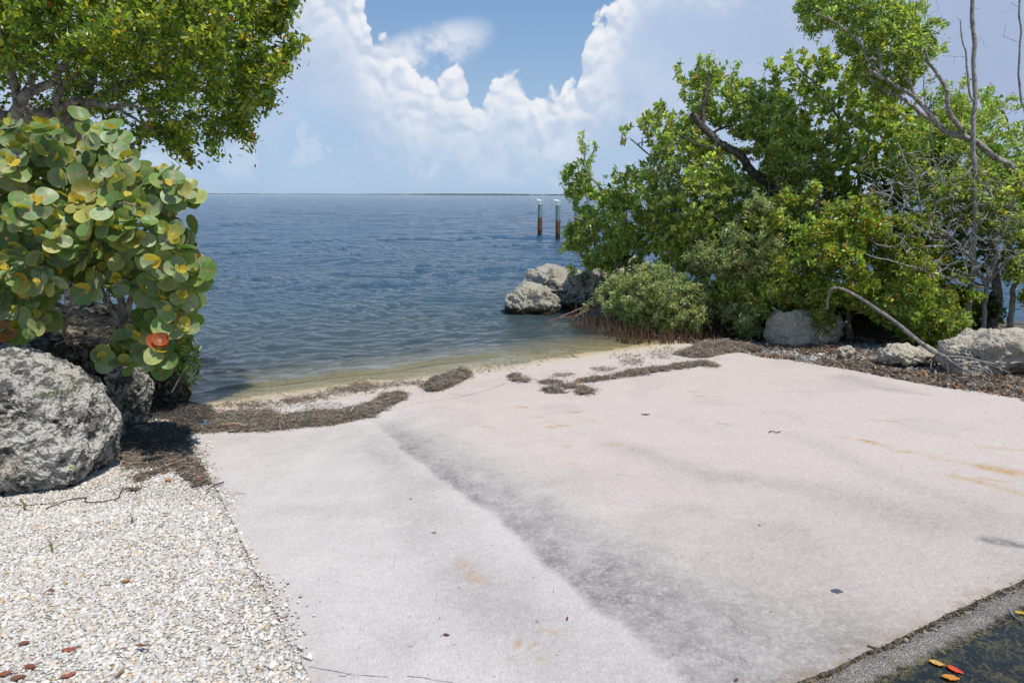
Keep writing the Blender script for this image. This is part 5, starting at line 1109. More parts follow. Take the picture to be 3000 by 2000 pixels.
# back fill behind the thicket
tree('mangrove_bush', 'bush', 'dark low leafy undergrowth behind the boulders at the foot of the thicket', gb(1900, .6),
     [([(1900, 720, 10.6), (1850, 690, 10.6), (1760, 680, 10.8)], .02, .008), ([(1900, 720, 10.6), (2000, 700, 10.2), (2100, 720, 9.8), (2200, 700, 9.6)], .02, .008)],
     [(((1600, 640), (1760, 620), (1900, 640), (2050, 660), (2180, 660), (2290, 680), (2300, 740), (2200, 760), (2000, 760), (1860, 740), (1700, 740), (1600, 720)), 1.0)],
     800, [(30, (0.08, 0.14, 0.02)), (20, (0.05, 0.10, 0.015)), (10, (0.14, 0.19, 0.03)), (1.5, (.38, .15, .03))], 12, 0.070, 0.48, 83, thick=0.5, dy=0.75, upb=0.5, voids=0.8)

# ------------------------------------------------------------------ gravel, litter, seaweed
def pebbles(name, xy, zbase, dia, palette, rng, lowpoly_y=3.7, label=None, embed=0.3):
    base1 = []; 
    for sub in (1, 0):
        vs_ = []
        for k in range(14):
            V, F = icosphere(sub); V = V * np.array([1, rng.uniform(.6, .95), rng.uniform(.42, .75)]); V = V * (1 + 0.22 * fbm(V * 1.4 + k * 9, 2, k))[:, None]; vs_.append(V)
        base1.append((vs_, F))
    Vs, Fs, Cs, off = [], [], [], 0
    col, _ = pal(rng, len(xy), palette); near = xy[:, 1] < lowpoly_y; kind = rng.integers(0, 14, len(xy))
    for lv in (0, 1):
        for k in range(14):
            id_ = np.where((near if lv == 0 else ~near) & (kind == k))[0]
            if not len(id_): continue
            B, F = base1[lv][0][k], base1[lv][1]; n = len(id_)
            a = rng.uniform(0, 6.28, n); tx = rng.normal(0, .35, n); r = dia[id_] / 2
            P = B[None] * r[:, None, None]
            y = P[..., 1] * np.cos(tx)[:, None] - P[..., 2] * np.sin(tx)[:, None]; z = P[..., 1] * np.sin(tx)[:, None] + P[..., 2] * np.cos(tx)[:, None]; x = P[..., 0]
            X = x * np.cos(a)[:, None] - y * np.sin(a)[:, None]; Yy = x * np.sin(a)[:, None] + y * np.cos(a)[:, None]
            Q = np.stack([X + xy[id_, 0][:, None], Yy + xy[id_, 1][:, None], z + (zbase[id_] + r * embed)[:, None]], 2)
            Vs.append(Q.reshape(-1, 3)); Fs.append((F[None] + (np.arange(n) * len(B))[:, None, None] + off).reshape(-1, 3)); Cs.append(np.repeat(col[id_], len(B), 0)); off += n * len(B)
    o = mesh(name, np.concatenate(Vs), [np.concatenate(Fs)], M_peb, None, cols={'leaf': np.clip(np.concatenate(Cs), 0, .85)})
    return tag(o, label, 'gravel', None, 'stuff')
m, t, o = newmat('pebble_stone'); c = t.attr('leaf'); n = t.noise(t.geo(), 220, 3, 0.6); principled(t, o, t.mix(t.step(n, 0.5, 0.75, 0, 0.45), c, t.mix(0.5, c, (0.25, 0.2, 0.14))), 0.85, 0.2); M_peb = m
WHITE = [(50, (0.59, 0.56, 0.52)), (28, (0.53, 0.485, 0.435)), (14, (0.54, 0.45, 0.35)), (3, (0.40, 0.39, 0.37)), (1.8, (0.46, 0.31, 0.16)), (0.8, (0.24, 0.21, 0.17))]
rg = np.random.default_rng(101)
LA = np.array(Lc)
def left_of_slab(P):
    yy = LA[::-1, 1]; xx = LA[::-1, 0]; return P[:, 0] < np.interp(P[:, 1], yy, xx)
def slab_x(y): return np.interp(y, LA[::-1, 1], LA[::-1, 0])
N = 140000
P = np.stack([rg.uniform(-4.6, 0.6, N * 2), 1.9 + 4.0 * rg.random(N * 2) ** 1.0], 1)
P = P[(P[:, 0] < slab_x(P[:, 1]) - 0.003) & (P[:, 0] > -0.86 * P[:, 1] - 0.25)][:N]
ed = slab_x(P[:, 1]) - P[:, 0]
# bare rim where the side of the slab shows
P = P[(rg.random(len(P)) < 0.25 + 0.75 * sstep(ed + 0.03 * fbm(P3(P[:, 0] * 9, P[:, 1] * 9), 2, 4), 0.0, 0.05))]
hill = 0.018 * fbm(P3(P[:, 0] * 3, P[:, 1] * 3), 3, 12)
gzr = np.maximum(ramp_z(P[:, 0], P[:, 1]), ground_z(P[:, 0], P[:, 1])) - 0.010 + 0.006 * sstep(slab_x(P[:, 1]) - P[:, 0], 0.12, 0.0) + hill * sstep(slab_x(P[:, 1]) - P[:, 0], 0, .3)
dia = 0.0116 * np.exp(rg.normal(0, .33, len(P)))
# bed sheet under the pebbles
bx = np.linspace(-6.5, 0, 260); by = np.linspace(1.4, 6.2, 240); BX, BY = np.meshgrid(bx, by, indexing='ij'); BX = np.minimum(BX + 0.6 * 0, slab_x(BY) - 0.0 + (bx[:, None] * 0))
q = P3(BX.ravel(), BY.ravel()); bz_ = np.maximum(ramp_z(q[:, 0], q[:, 1]), ground_z(q[:, 0], q[:, 1])) - 0.0135 + 0.006 * sstep(slab_x(q[:, 1]) - q[:, 0], 0.12, 0.0) + 0.018 * fbm(P3(q[:, 0] * 3, q[:, 1] * 3), 3, 12) * sstep(slab_x(q[:, 1]) - q[:, 0], 0, .3)
q[:, 2] = bz_
m, t, o = newmat('gravel_fines'); n = t.noise(t.geo(), 120, 4, 0.7); v = t.vor(t.geo(), 90).outputs[0]; principled(t, o, t.mix(n, (0.42, 0.38, 0.33), (0.60, 0.55, 0.49)), 0.9, 0.2, t.bump(v, 1.0, .01))
tag(mesh('gravel_bed', q, [grid_faces(260, 240)], m), kind='structure')
pebbles('gravel', P, gzr, dia, WHITE, rg, 3.9, 'loose white and cream gravel beside the concrete ramp')
# right shore: gravel and leaf litter
RA = np.array(Rc)
def right_x(y): return np.interp(y, RA[::-1, 1], RA[::-1, 0])
def right_strip(n, w_lo, w_hi, rg, y0=3.5, y1=10.6):
    P = np.stack([rg.uniform(0, 1, n), rg.uniform(y0, y1, n)], 1)
    # offset measured along x from the slab edge
    P[:, 0] = right_x(P[:, 1]) + w_lo + (w_hi - w_lo) * P[:, 0] ** 1.2
    return P
P = right_strip(26000, -0.03, 2.6, rg, 5.0, 10.4); nz1 = fbm(P3(P[:, 0] * 2.2, P[:, 1] * 2.2), 3, 33); P = P[(rg.random(len(P)) < 0.15 + 0.85 * sstep(nz1, -0.35, 0.35)) & (P[:, 0] < 8)]
zz = np.maximum(ground_z(P[:, 0], P[:, 1]) - 0.04, 0.0); pebbles('shore_gravel', P, zz, 0.022 * np.exp(rg.normal(0, .42, len(P))), [(40, (0.46, 0.45, 0.43)), (24, (0.34, 0.32, 0.29)), (12, (0.2, .18, .15)), (5, (0.10, .09, .08))], rg, 0, 'white coral gravel mixed with litter between the ramp and the thicket')

def strands(name, pts, n_rng, L, wdt, palette, label, cat, lift=0.03, mat=None, flat=0.35, curv=0.6):
    """pts (n,3): one curved ribbon of 4 pieces at each point"""
    rg = n_rng; n = len(pts); a = rg.uniform(0, 6.28, n); Ls = L * np.exp(rg.normal(0, .45, n)); W_ = wdt * np.exp(rg.normal(0, .35, n)); k = 5
    tt = np.linspace(-.5, .5, k); bend = rg.normal(0, curv, n); el0 = rg.normal(0, flat, n)
    ang = a[:, None] + bend[:, None] * tt * 2; dx = np.cos(ang) * Ls[:, None] / (k - 1); dy = np.sin(ang) * Ls[:, None] / (k - 1); dz = np.sin(el0)[:, None] * Ls[:, None] / (k - 1) * np.ones(k) * np.cos(tt * 3)[None]
    x = np.cumsum(dx, 1) - dx.sum(1)[:, None] / 2; y = np.cumsum(dy, 1) - dy.sum(1)[:, None] / 2; z = np.cumsum(dz, 1) - dz.sum(1)[:, None] / 2
    z = z - z.min(1)[:, None] * 0.8
    C = np.stack([x, y, z], 2) + pts[:, None, :]; sd_ = np.stack([-np.sin(ang), np.cos(ang), rg.normal(0, .6, n)[:, None] * np.ones(k)], 2); sd_ /= np.linalg.norm(sd_, axis=2)[..., None]
    w2 = (W_[:, None] / 2 * np.array([.5, 1, 1, 1, .4]))[..., None]; A = C - sd_ * w2; B = C + sd_ * w2; mid = C.copy(); mid[..., 2] += W_[:, None] * 0.35
    V = np.stack([A, mid, B], 2).reshape(-1, 3); i = np.arange(k - 1); f = np.concatenate([np.stack([i * 3 + j, (i + 1) * 3 + j, (i + 1) * 3 + j + 1, i * 3 + j + 1], 1) for j in (0, 1)])
    F = (f[None] + (np.arange(n) * k * 3)[:, None, None]).reshape(-1, 4); col, _ = pal(rg, n, palette)
    o = mesh(name, V, [F], mat or M_leafd, None, cols={'leaf': np.repeat(np.clip(col, 0, .8), k * 3, 0)}); 
    return tag(o, label, cat, None, 'stuff')
WR = [(30, (0.13, 0.105, 0.08)), (26, (0.22, 0.185, 0.15)), (16, (0.33, 0.29, 0.24)), (14, (0.06, 0.045, 0.035)), (8, (0.20, 0.11, 0.05)), (2.0, (0.38, 0.15, 0.05))]
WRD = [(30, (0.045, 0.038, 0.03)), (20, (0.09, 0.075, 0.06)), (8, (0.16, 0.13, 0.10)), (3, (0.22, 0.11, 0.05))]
def slabz(x, y): return np.maximum(ramp_z(x, y), ground_z(x, y) - 0.04)
m, t, o = newmat('seaweed_mat'); n = t.noise(t.geo(), 90, 5, 0.75, 1.0); principled(t, o, t.mix(t.step(n, .35, .65), (0.03, 0.024, 0.018), (0.20, 0.165, 0.13)), 0.95, 0.1, t.bump(n, 1.0, .02)); M_wr = m
def wrack(name, poly_px, dens, hmax, palette, label, seed, L=0.055, w_=0.0042, raw=False, edge=0.10, wet=False):
    rg = np.random.default_rng(seed); poly = [tuple(slab_hit(*q)[:2]) for q in poly_px]; A = np.array(poly); lo, hi = A.min(0) - .05, A.max(0) + .05; area = np.prod(hi - lo)
    n = int(dens * area); P = rg.uniform(lo, hi, (n, 2)); ins = inpoly(P, poly); d = polydist(P, poly); d = np.where(ins, d, -d)
    jag = d + 0.035 * fbm(P3(P[:, 0] * 12, P[:, 1] * 12), 3, seed); ok = ((jag > -0.012) & (rg.random(n) < 0.12 + sstep(jag, -.01, .06))) | ((jag > -0.07) & (rg.random(n) < 0.035 * (1 + jag / .07))); P = P[ok]; jag = jag[ok]
    h = hmax * sstep(jag, -.02, edge) * (0.75 + 0.5 * fbm(P3(P[:, 0] * 7, P[:, 1] * 7), 3, seed + 1)); h = np.maximum(h, 0)
    z = slabz(P[:, 0], P[:, 1]) + h + 0.003
    o = strands(name, np.stack([P[:, 0], P[:, 1], z], 1), rg, L, w_, palette, label, 'seaweed')
    gx2 = np.arange(lo[0], hi[0], .012); gy2 = np.arange(lo[1], hi[1], .012); GX, GY = np.meshgrid(gx2, gy2, indexing='ij'); Q = np.stack([GX.ravel(), GY.ravel()], 1); ins = inpoly(Q, poly); d = polydist(Q, poly); d = np.where(ins, d, -d) + 0.035 * fbm(P3(Q[:, 0] * 12, Q[:, 1] * 12), 3, seed)
    h = hmax * sstep(d, -.02, edge) * (0.75 + 0.5 * fbm(P3(Q[:, 0] * 7, Q[:, 1] * 7), 3, seed + 1)); z = slabz(Q[:, 0], Q[:, 1]) + np.maximum(h, 0) + np.where(d > .018, 0.0035, -0.02) 
    F = grid_faces(len(gx2), len(gy2)); F = F[(d[F] > .004).all(1)]
    if len(F):
        u_, inv = np.unique(F, return_inverse=True); b = mesh('mat', np.stack([Q[:, 0], Q[:, 1], z], 1)[u_], [inv.reshape(F.shape)[:, ::-1] if False else inv.reshape(F.shape)], M_wr, o)
    return o
wrack('seaweed_wrack', [(551, 1267), (660, 1264), (759, 1264), (865, 1256), (989, 1243), (1040, 1232), (1087, 1222), (1142, 1192), (1197, 1165), (1180, 1150), (1121, 1156), (1099, 1176), (1044, 1192), (989, 1203), (895, 1211), (823, 1222), (797, 1205), (746, 1205), (690, 1210), (640, 1214), (610, 1230)], 11000, 0.030, WR, 'long bank of dry brown seaweed lying across the top of the wet ramp', 1)
wrack('shaded_seaweed', [(335, 1290), (400, 1215), (440, 1190), (520, 1175), (619, 1192), (640, 1220), (600, 1262), (555, 1275), (530, 1305), (480, 1318), (400, 1312)], 7000, 0.035, WRD, 'damp seaweed coloured darker for the shade under the round leaved shrub', 2)  # dark palette puts the shrub's shade into the strand colour
wrack('thin_seaweed', [(345, 1300), (470, 1300), (555, 1290), (590, 1350), (625, 1420), (560, 1425), (500, 1380), (450, 1400), (400, 1440), (345, 1430)], 3000, 0.006, WR, 'thin scatter of brown seaweed thinning out on to the gravel', 3, edge=.15)
wrack('seaweed_clump', [(1236, 1135), (1262, 1118), (1295, 1103), (1340, 1089), (1385, 1093), (1375, 1110), (1335, 1127), (1295, 1147), (1250, 1147)], 15000, 0.050, WR, 'raised clump of seaweed right at the edge of the water', 4)
for i, (pl_, lb) in enumerate([([(1488, 1102), (1520, 1098), (1530, 1106), (1552, 1112), (1540, 1120), (1510, 1120)], 'small seaweed tuft nearest the waterline clump'), ([(1583, 1120), (1610, 1115), (1648, 1119), (1640, 1128), (1600, 1128)], 'flat seaweed tuft at the left end of the long thin bank'),
                               ([(1592, 1143), (1620, 1136), (1655, 1143), (1645, 1151), (1605, 1152)], 'seaweed tuft on the ramp just below two others'), ([(1682, 1148), (1710, 1139), (1750, 1146), (1745, 1156), (1700, 1159)], 'seaweed tuft with an orange leaf at the lower end of the thin bank'), ([(1635, 1130), (1665, 1130), (1720, 1136), (1715, 1141), (1660, 1139)], 'wispy strip of seaweed between the small tufts')]):
    wrack('seaweed_tuft', pl_, 15000, 0.016, WR, lb, 10 + i, edge=.05)
wrack('seaweed_bank', [(1665, 1132), (1690, 1114), (1740, 1106), (1800, 1100), (1850, 1086), (1930, 1077), (2000, 1066), (2060, 1060), (2108, 1068), (2095, 1075), (2050, 1074), (1980, 1082), (1900, 1096), (1830, 1107), (1770, 1114), (1715, 1122)], 11000, 0.026, WR[:3] + [(10, (0.28, 0.12, 0.05)), (14, (0.06, 0.045, 0.035))], 'long thin reddish bank of seaweed curving over the upper ramp', 5)
wrack('seaweed_heap', [(1975, 1038), (2010, 1022), (2060, 1006), (2120, 997), (2180, 1008), (2240, 1024), (2180, 1030), (2130, 1036), (2085, 1048), (2040, 1050), (2000, 1046)], 9000, 0.04, WR, 'spread heap of seaweed and leaves below the olive shrub', 6)
rg = np.random.default_rng(202)
# drift line along the water
pts = []
for (x0, y0), (x1, y1), n, sp in [((640, 1190), (830, 1180), 260, 5), ((830, 1178), (960, 1158), 420, 6), ((960, 1150), (1100, 1135), 520, 7), ((1100, 1132), (1240, 1120), 300, 5), ((1030, 1140), (1080, 1130), 400, 6), ((1790, 1040), (1880, 1048), 90, 6), ((1740, 1082), (1800, 1082), 110, 4), ((1620, 1100), (1680, 1098), 90, 4), ((1820, 1062), (1880, 1060), 140, 5), ((1400, 1085), (1700, 1030), 260, 8), ((820, 1190), (1000, 1195), 160, 12), ((700, 1195), (820, 1215), 260, 12), ((1900, 1040), (1990, 1030), 200, 10)]:
    for q in range(n):
        u_ = rg.random(); h = slab_hit(x0 + (x1 - x0) * u_ + rg.normal(0, 6), y0 + (y1 - y0) * u_ + rg.normal(0, sp)); pts.append([h[0], h[1], max(h[2], -0.01) + 0.006])
strands('drift_line', np.array(pts), rg, .05, .005, WR, 'broken line of dark seaweed scraps just above the water', 'seaweed')
# right hand litter: leaves and twigs in the shade
P = right_strip(30000, -0.06, 2.4, rg, 5.0, 10.6); n1 = fbm(P3(P[:, 0] * 2.2, P[:, 1] * 2.2), 3, 33); P = P[rg.random(len(P)) < 0.12 + 0.88 * sstep(n1, 0.4, -0.4)]
z = np.maximum(ground_z(P[:, 0], P[:, 1]) - 0.03, ramp_z(P[:, 0], P[:, 1]) * (P[:, 0] < right_x(P[:, 1]))) + rg.uniform(0.0, .02, len(P))
strands('leaf_litter', np.stack([P[:, 0], P[:, 1], z], 1), rg, .04, .011, [(26, (0.05, 0.04, 0.03)), (22, (0.13, 0.10, 0.08)), (12, (0.26, 0.22, 0.18)), (8, (0.30, 0.12, 0.05)), (4, (0.36, 0.2, 0.08))], 'dark leaf litter and twigs along the right side of the ramp', 'litter', flat=.5)
P = rg.uniform([-3.5, 4.6], [-1.8, 6.2], (3200, 2)); P = P[P[:, 0] < slab_x(P[:, 1])]; z = slabz(P[:, 0], P[:, 1]) + .01; w_ = sstep(P[:, 1], 4.6, 5.6); P3_ = np.stack([P[:, 0], P[:, 1], z], 1)[rg.random(len(P)) < w_]
strands('shrub_litter', P3_, rg, .045, .008, WRD + [(5, (.3, .15, .06))], 'dark twigs and scraps among the rocks below the round leaved shrub', 'litter', flat=.4)
# twigs and scraps sprinkled on the concrete, and debris over the gravel
pts = []
for k in range(520):
    x, y = rg.uniform(700, 3000), 1110 + 890 * rg.random() ** 3.2; h = slab_hit(x, y)
    if near_gutter(h[None, :2])[0] > -.02 or h[0] < slab_x(h[1]) + .02 or h[0] > right_x(h[1]): continue
    pts.append([h[0], h[1], h[2] + .004])
strands('ramp_scraps', np.array(pts), rg, .008, .003, WR, 'tiny dry scraps and specks scattered over the concrete ramp', 'debris', flat=.1)
pts = []
for k in range(520):
    x, y = rg.uniform(0, 800), rg.uniform(1330, 2000); h = slab_hit(x, y)
    if h[0] > slab_x(h[1]): continue
    d_ = math.exp(-max(0, y - 1400) / 180)
    if rg.random() < .12 + .88 * d_: pts.append([h[0], h[1], max(h[2], float(ground_z(h[0], h[1]))) + .004])
strands('gravel_twigs', np.array(pts), rg, .03, .003, WR, 'fine dry twigs and stems scattered over the white gravel', 'debris', flat=.15)
# loose pebbles along the slab edge
pts = []
for k in range(900):
    y = rg.uniform(2.2, 5.5); x = slab_x(y) - .004 + abs(rg.normal(0, .022)) * (1 + 2 * max(0, math.sin(y * 5 + 1))); pts.append([x, y, ramp_z(x, y) + .001])
for px_, py_ in [(777, 1478), (770, 1480), (731, 1487), (762, 1488), (835, 1480), (745, 1490)]: h = slab_hit(px_, py_); pts.append([h[0], h[1], h[2]])
pts = np.array(pts); pebbles('edge_pebbles', pts[:, :2], pts[:, 2], 0.011 * np.exp(rg.normal(0, .4, len(pts))), WHITE, rg, 9, 'stray pebbles spilled on to the left rim of the ramp', .6)

# individual fallen leaves
def fallen(px, py, Lc_, col, label, rot, seed, on='g', ratio=.5, name='fallen_leaf', curl=.35):
    h = slab_hit(px, py); z = slabz(h[0], h[1]) if on == 'g' else (PUDZ if on == 'p' else slabz(h[0], h[1]))
    if on == 'g': h = ghit(px, py); z = max(float(ramp_z(h[0], h[1])), float(ground_z(h[0], h[1]))) + 0.012
    if on == 's': z = h[2] + .004
    if on == 'w': z = h[2] + .045
    if on == 'p': h = atz(px, py, PUDZ); z = PUDZ + .002
    if on == 'k': h = slab_hit(px, py); z = ramp_z(h[0], h[1]) - 0.03
    rg = np.random.default_rng(seed); nx, ny = 9, 5; u_ = np.linspace(0, 1, nx); v_ = np.linspace(-1, 1, ny); U, Vv = np.meshgrid(u_, v_, indexing='ij')
    wv = np.sin(np.clip(U, 0.0, 1) ** .85 * math.pi) ** .75 * ratio / 2; x = (U - .5) * Lc_; y = Vv * wv * Lc_; zz = (curl * .5 * Vv ** 2 * wv * Lc_ * (1 if seed % 2 else .4) + curl * .35 * Lc_ * (U - .5) ** 2 * (1 + seed % 3) / 2 + .02 * Lc_ * rg.normal(0, 1, U.shape))
    zz -= zz.min(); c_, s_ = math.cos(rot), math.sin(rot); V = np.stack([h[0] + x * c_ - y * s_, h[1] + x * s_ + y * c_, z + zz], 2).reshape(-1, 3)
    V2 = V.copy(); V2[:, 2] -= .0012; Vv_ = np.concatenate([V, V2]); f = grid_faces(nx, ny)
    r_ = thing(name, (h[0], h[1], z), label, 'leaf', 'dead leaves dropped on the ground'); col = np.array(col) * np.ones((len(Vv_), 3)) * (0.85 + .3 * rg.random((len(Vv_), 1)))
    mesh('blade', Vv_, [f, f[:, ::-1] + len(V)], M_leafd, r_, cols={'leaf': col})
    st = Skel(seed); p0 = V[ny // 2] ; dvec = np.array([-c_, -s_, 0]) * Lc_ * .16; st.p = np.array([p0, p0 + dvec * .6, p0 + dvec]); st.par = np.array([-1, 0, 1]); st.r = np.array([.0012, .0011, .001]); st.rad = st.r; st.mesh('stalk', M_barkd, r_, 5, 0)
BR_, RD_, OR_, TN_ = (0.20, 0.075, 0.04), (0.42, 0.07, 0.03), (0.50, 0.20, 0.04), (0.30, 0.20, 0.13)
for i, (px, py, L_, c_, lb, rot, on) in enumerate([
    (71, 1891, .045, BR_, 'brown leaf lying on the gravel above the lower left corner', .3, 'g'), (205, 1911, .060, (0.30, .08, .05), 'reddish curled leaf on the gravel, right of the lower left brown one', .2, 'g'),
    (420, 1898, .055, BR_, 'narrow brown leaf on the gravel in the middle of the lower left', .1, 'g'), (91, 1961, .050, (0.22, .06, .03), 'dark red leaf on the gravel near the bottom left corner', -.2, 'g'),
    (14, 1981, .055, (0.28, .09, .04), 'rust brown leaf cut by the left edge near the bottom corner', .5, 'g'), (55, 1992, .050, BR_, 'dull brown leaf touching the bottom edge at the left', .4, 'g'),
    (202, 1985, .050, (0.34, .10, .06), 'pinkish curled leaf near the bottom edge on the gravel', .6, 'g'), (353, 1978, .055, (0.30, .19, .10), 'upright tan leaf standing in the gravel near the bottom edge', 1.4, 'g'),
    (370, 1707, .040, OR_, 'small orange leaf on the gravel midway to the ramp', .1, 'g'), (494, 1412, .060, (0.45, .15, .04), 'bright orange brown leaf on the gravel near the boulder', -.5, 'g'),
    (150, 1736, .030, BR_, 'tiny brown leaf on the gravel left of the orange one', .1, 'g'), (488, 1510, .050, BR_, 'curled dark brown pod like leaf on the gravel', -.1, 'g'),
    (595, 1400, .085, (0.26, .17, .12), 'big dry tan leaf at the left rim of the ramp', .4, 'g'), (510, 1292, .095, (0.20, .13, .12), 'large greyish pink leaf on the shaded seaweed at the corner of the ramp', -.2, 'g'),
    (585, 1408, .04, RD_, 'small red leaf next to the big dry tan leaf', .9, 'g'),
    (982, 1243, .06, (0.36, .14, .09), 'reddish leaf at the lower rim of the long seaweed bank', .2, 's'), (1155, 1175, .06, (0.36, .15, .10), 'pinkish leaf near the right end of the long seaweed bank', .2, 'w'),
    (660, 1258, .07, (0.42, .17, .07), 'orange leaf on the lower part of the seaweed bank', .5, 'w'), (820, 1235, .08, (0.26, .19, .13), 'tan leaf in the middle of the seaweed bank', .1, 'w'),
    (650, 1215, .07, (0.45, .20, .12), 'pale orange leaf on the top of the seaweed bank', 0, 'w'), (505, 1245, .045, (0.50, .24, .03), 'yellow orange leaf in the shade on the dark seaweed', .4, 'w'),
    (585, 1212, .03, OR_, 'small orange leaf at the sunny rim of the dark seaweed', .4, 'w'), (1204, 1462, .022, (0.20, .06, .04), 'small dark red leaf alone on the white part of the ramp', 1.0, 's'),
    (1272, 1561, .026, (0.10, .07, .05), 'small dark narrow leaf on the white part of the ramp', .05, 's'), (1308, 1861, .026, (0.16, .05, .05), 'small purple brown leaf low on the white part of the ramp', -.3, 's'),
    (1662, 1813, .028, (0.14, .05, .04), 'thin upright dark scrap of leaf on the lower ramp', 1.4, 's'), (1892, 1215, .075, (0.07, .055, .05), 'dark narrow leaf lying alone on the middle of the ramp', -.05, 's'),
    (2157, 1993, .022, (0.14, .05, .04), 'tiny dark leaf at the bottom edge of the ramp', .8, 's'),
    (2975, 1733, 0.056, (0.42, .20, .12), 'pale orange brown leaf on the wet gutter near the right edge', .3, 'k'), (2745, 1944, 0.049, (0.60, .36, .09), 'yellow tan leaf floating on the puddle', -.6, 'p'),
    (2797, 1962, 0.053, (0.62, .07, .02), 'bright red leaf floating on the puddle', -.8, 'p'), (2785, 1986, 0.056, (0.55, .22, .02), 'orange leaf floating on the puddle below the red one', -.2, 'p'), (2990, 1795, 0.045, (0.50, .34, .03), 'yellow leaf at the tip of the pale twig over the puddle', -.3, 'p')]):
    fallen(px, py, L_, c_, lb, rot, i, on, ratio=.28 if 'narrow' in lb or 'pod' in lb or 'upright' in lb else .5)
# sticks
def stick(pts_px, r0, r1, label, mat, on='s', name='twig', lift=.004, wig=.004):
    P = []
    for px, py in pts_px:
        if on == 'k': q = slab_hit(px, py); z = max(ramp_z(q[0], q[1]) - .02, PUDZ) + .004; P.append([q[0], q[1], z]); continue
        q = slab_hit(px, py) if on == 's' else ghit(px, py); z = max(float(ramp_z(q[0], q[1])), float(ground_z(q[0], q[1])) - .02) + lift + r0; P.append([q[0], q[1], z])
    P = np.array(P); s = Skel(len(label)); s.limb(P, r0, r1, step=.02, wig=wig); s.radii(.001); o = s.mesh(name, mat, None, 6, .1); c = P[0]; 
    o.location = tuple(c); me = o.data; co = np.zeros(len(me.vertices) * 3, np.float32); me.vertices.foreach_get('co', co); me.vertices.foreach_set('co', (co.reshape(-1, 3) - c.astype(np.float32)).ravel())
    return tag(o, label, 'twig')
stick([(607, 1444), (625, 1432), (640, 1426), (656, 1421)], .004, .006, 'short dark twig sticking over the left rim of the ramp', M_barkd, 'g', lift=.02)
stick([(668, 1451), (690, 1444), (705, 1447), (720, 1449)], .002, .002, 'pale tan plant stem lying flat on the white concrete', simplemat('straw', (.45, .34, .2)), 's')
stick([(2252, 1268), (2262, 1265), (2275, 1270), (2288, 1265)], .0035, .003, 'small wavy black twig on the right half of the ramp', M_barkd)
stick([(2908, 1716), (2920, 1722), (2945, 1757), (2975, 1795), (2998, 1806)], .004, .003, 'long pale straight twig reaching from the ramp over the gutter', M_dead, 'k', lift=.02, wig=.001)
stick([(2541, 1895), (2560, 1902), (2570, 1910)], .003, .002, 'short dark forked twig on the ramp rim above the gutter', M_barkd)
stick([(0, 1476), (60, 1479), (140, 1477), (200, 1466), (248, 1460), (252, 1472), (300, 1470), (345, 1458), (358, 1435), (400, 1440)], .005, .003, 'long crooked dark twig on the gravel at the foot of the huge boulder', M_barkd, 'g', lift=.01, wig=.015)
stick([(136, 1495), (165, 1483), (200, 1470)], .004, .002, 'short branchlet beside the long crooked twig', M_barkd, 'g', lift=.01)
stick([(72, 1496), (70, 1480), (55, 1464)], .005, .004, 'green mangrove seedling standing in the gravel by the boulder', simplemat('seedling_green', (.16, .17, .05)), 'g', 'seedling', lift=.01)
# hanging stem from the shrub to the seaweed
# mangrove seedlings upright in the gravel
for px, py, hh2, lb in [(390, 1530, .06, 'green seedling pod standing upright in the gravel'), (153, 1608, .05, 'brown green seedling pod standing in the gravel further left')]:
    q = ghit(px, py); s = Skel(2); s.p = np.array([q - [0, 0, .01], q + [-.003, 0, hh2 * .5], q + [-.010, 0, hh2]]); s.par = np.array([-1, 0, 1]); s.r = np.array([.005, .0055, .002]); s.rad = s.r
    o = s.mesh('seedling_pod', simplemat('pod_green', (.17, .17, .05)), None, 7, 0); tag(o, lb, 'seedling')
# blue bottle cap on the seaweed
q = slab_hit(603, 1251); V, F = lathe(q[0], q[1], [q[2] + .035, q[2] + .047, q[2] + .049, q[2] + .0492, q[2] + .0490, q[2] + .038], [.0155, .0155, .0145, .013, .0125, .012], 18)
tag(mesh('bottle_cap', V, [F[0]], simplemat('blue_plastic', (.02, .19, .50), .35), None, loc=(q[0], q[1], q[2] + .035)), 'small bright blue bottle cap on the seaweed at the corner of the ramp', 'bottle cap')
# dark tape like scrap on the right half
q = [slab_hit(*p_) for p_ in [(2434, 1730), (2450, 1727), (2462, 1731), (2471, 1737), (2464, 1740), (2460, 1736), (2457, 1742), (2444, 1739), (2433, 1735)]]
V = np.array([[a[0], a[1], a[2] + .006] for a in q]); V = np.concatenate([V, V - [0, 0, .003]]); k = 9
tag(mesh('dark_scrap', V, [np.arange(k)[None, :], np.arange(k)[None, ::-1] + k, np.array([[i, i + k, (i + 1) % k + k, (i + 1) % k] for i in range(k)])], simplemat('black_scrap', (.08, .09, .11)), None, smooth=False, loc=tuple(V[0])), 'flat dark torn scrap lying on the right half of the ramp', 'scrap')
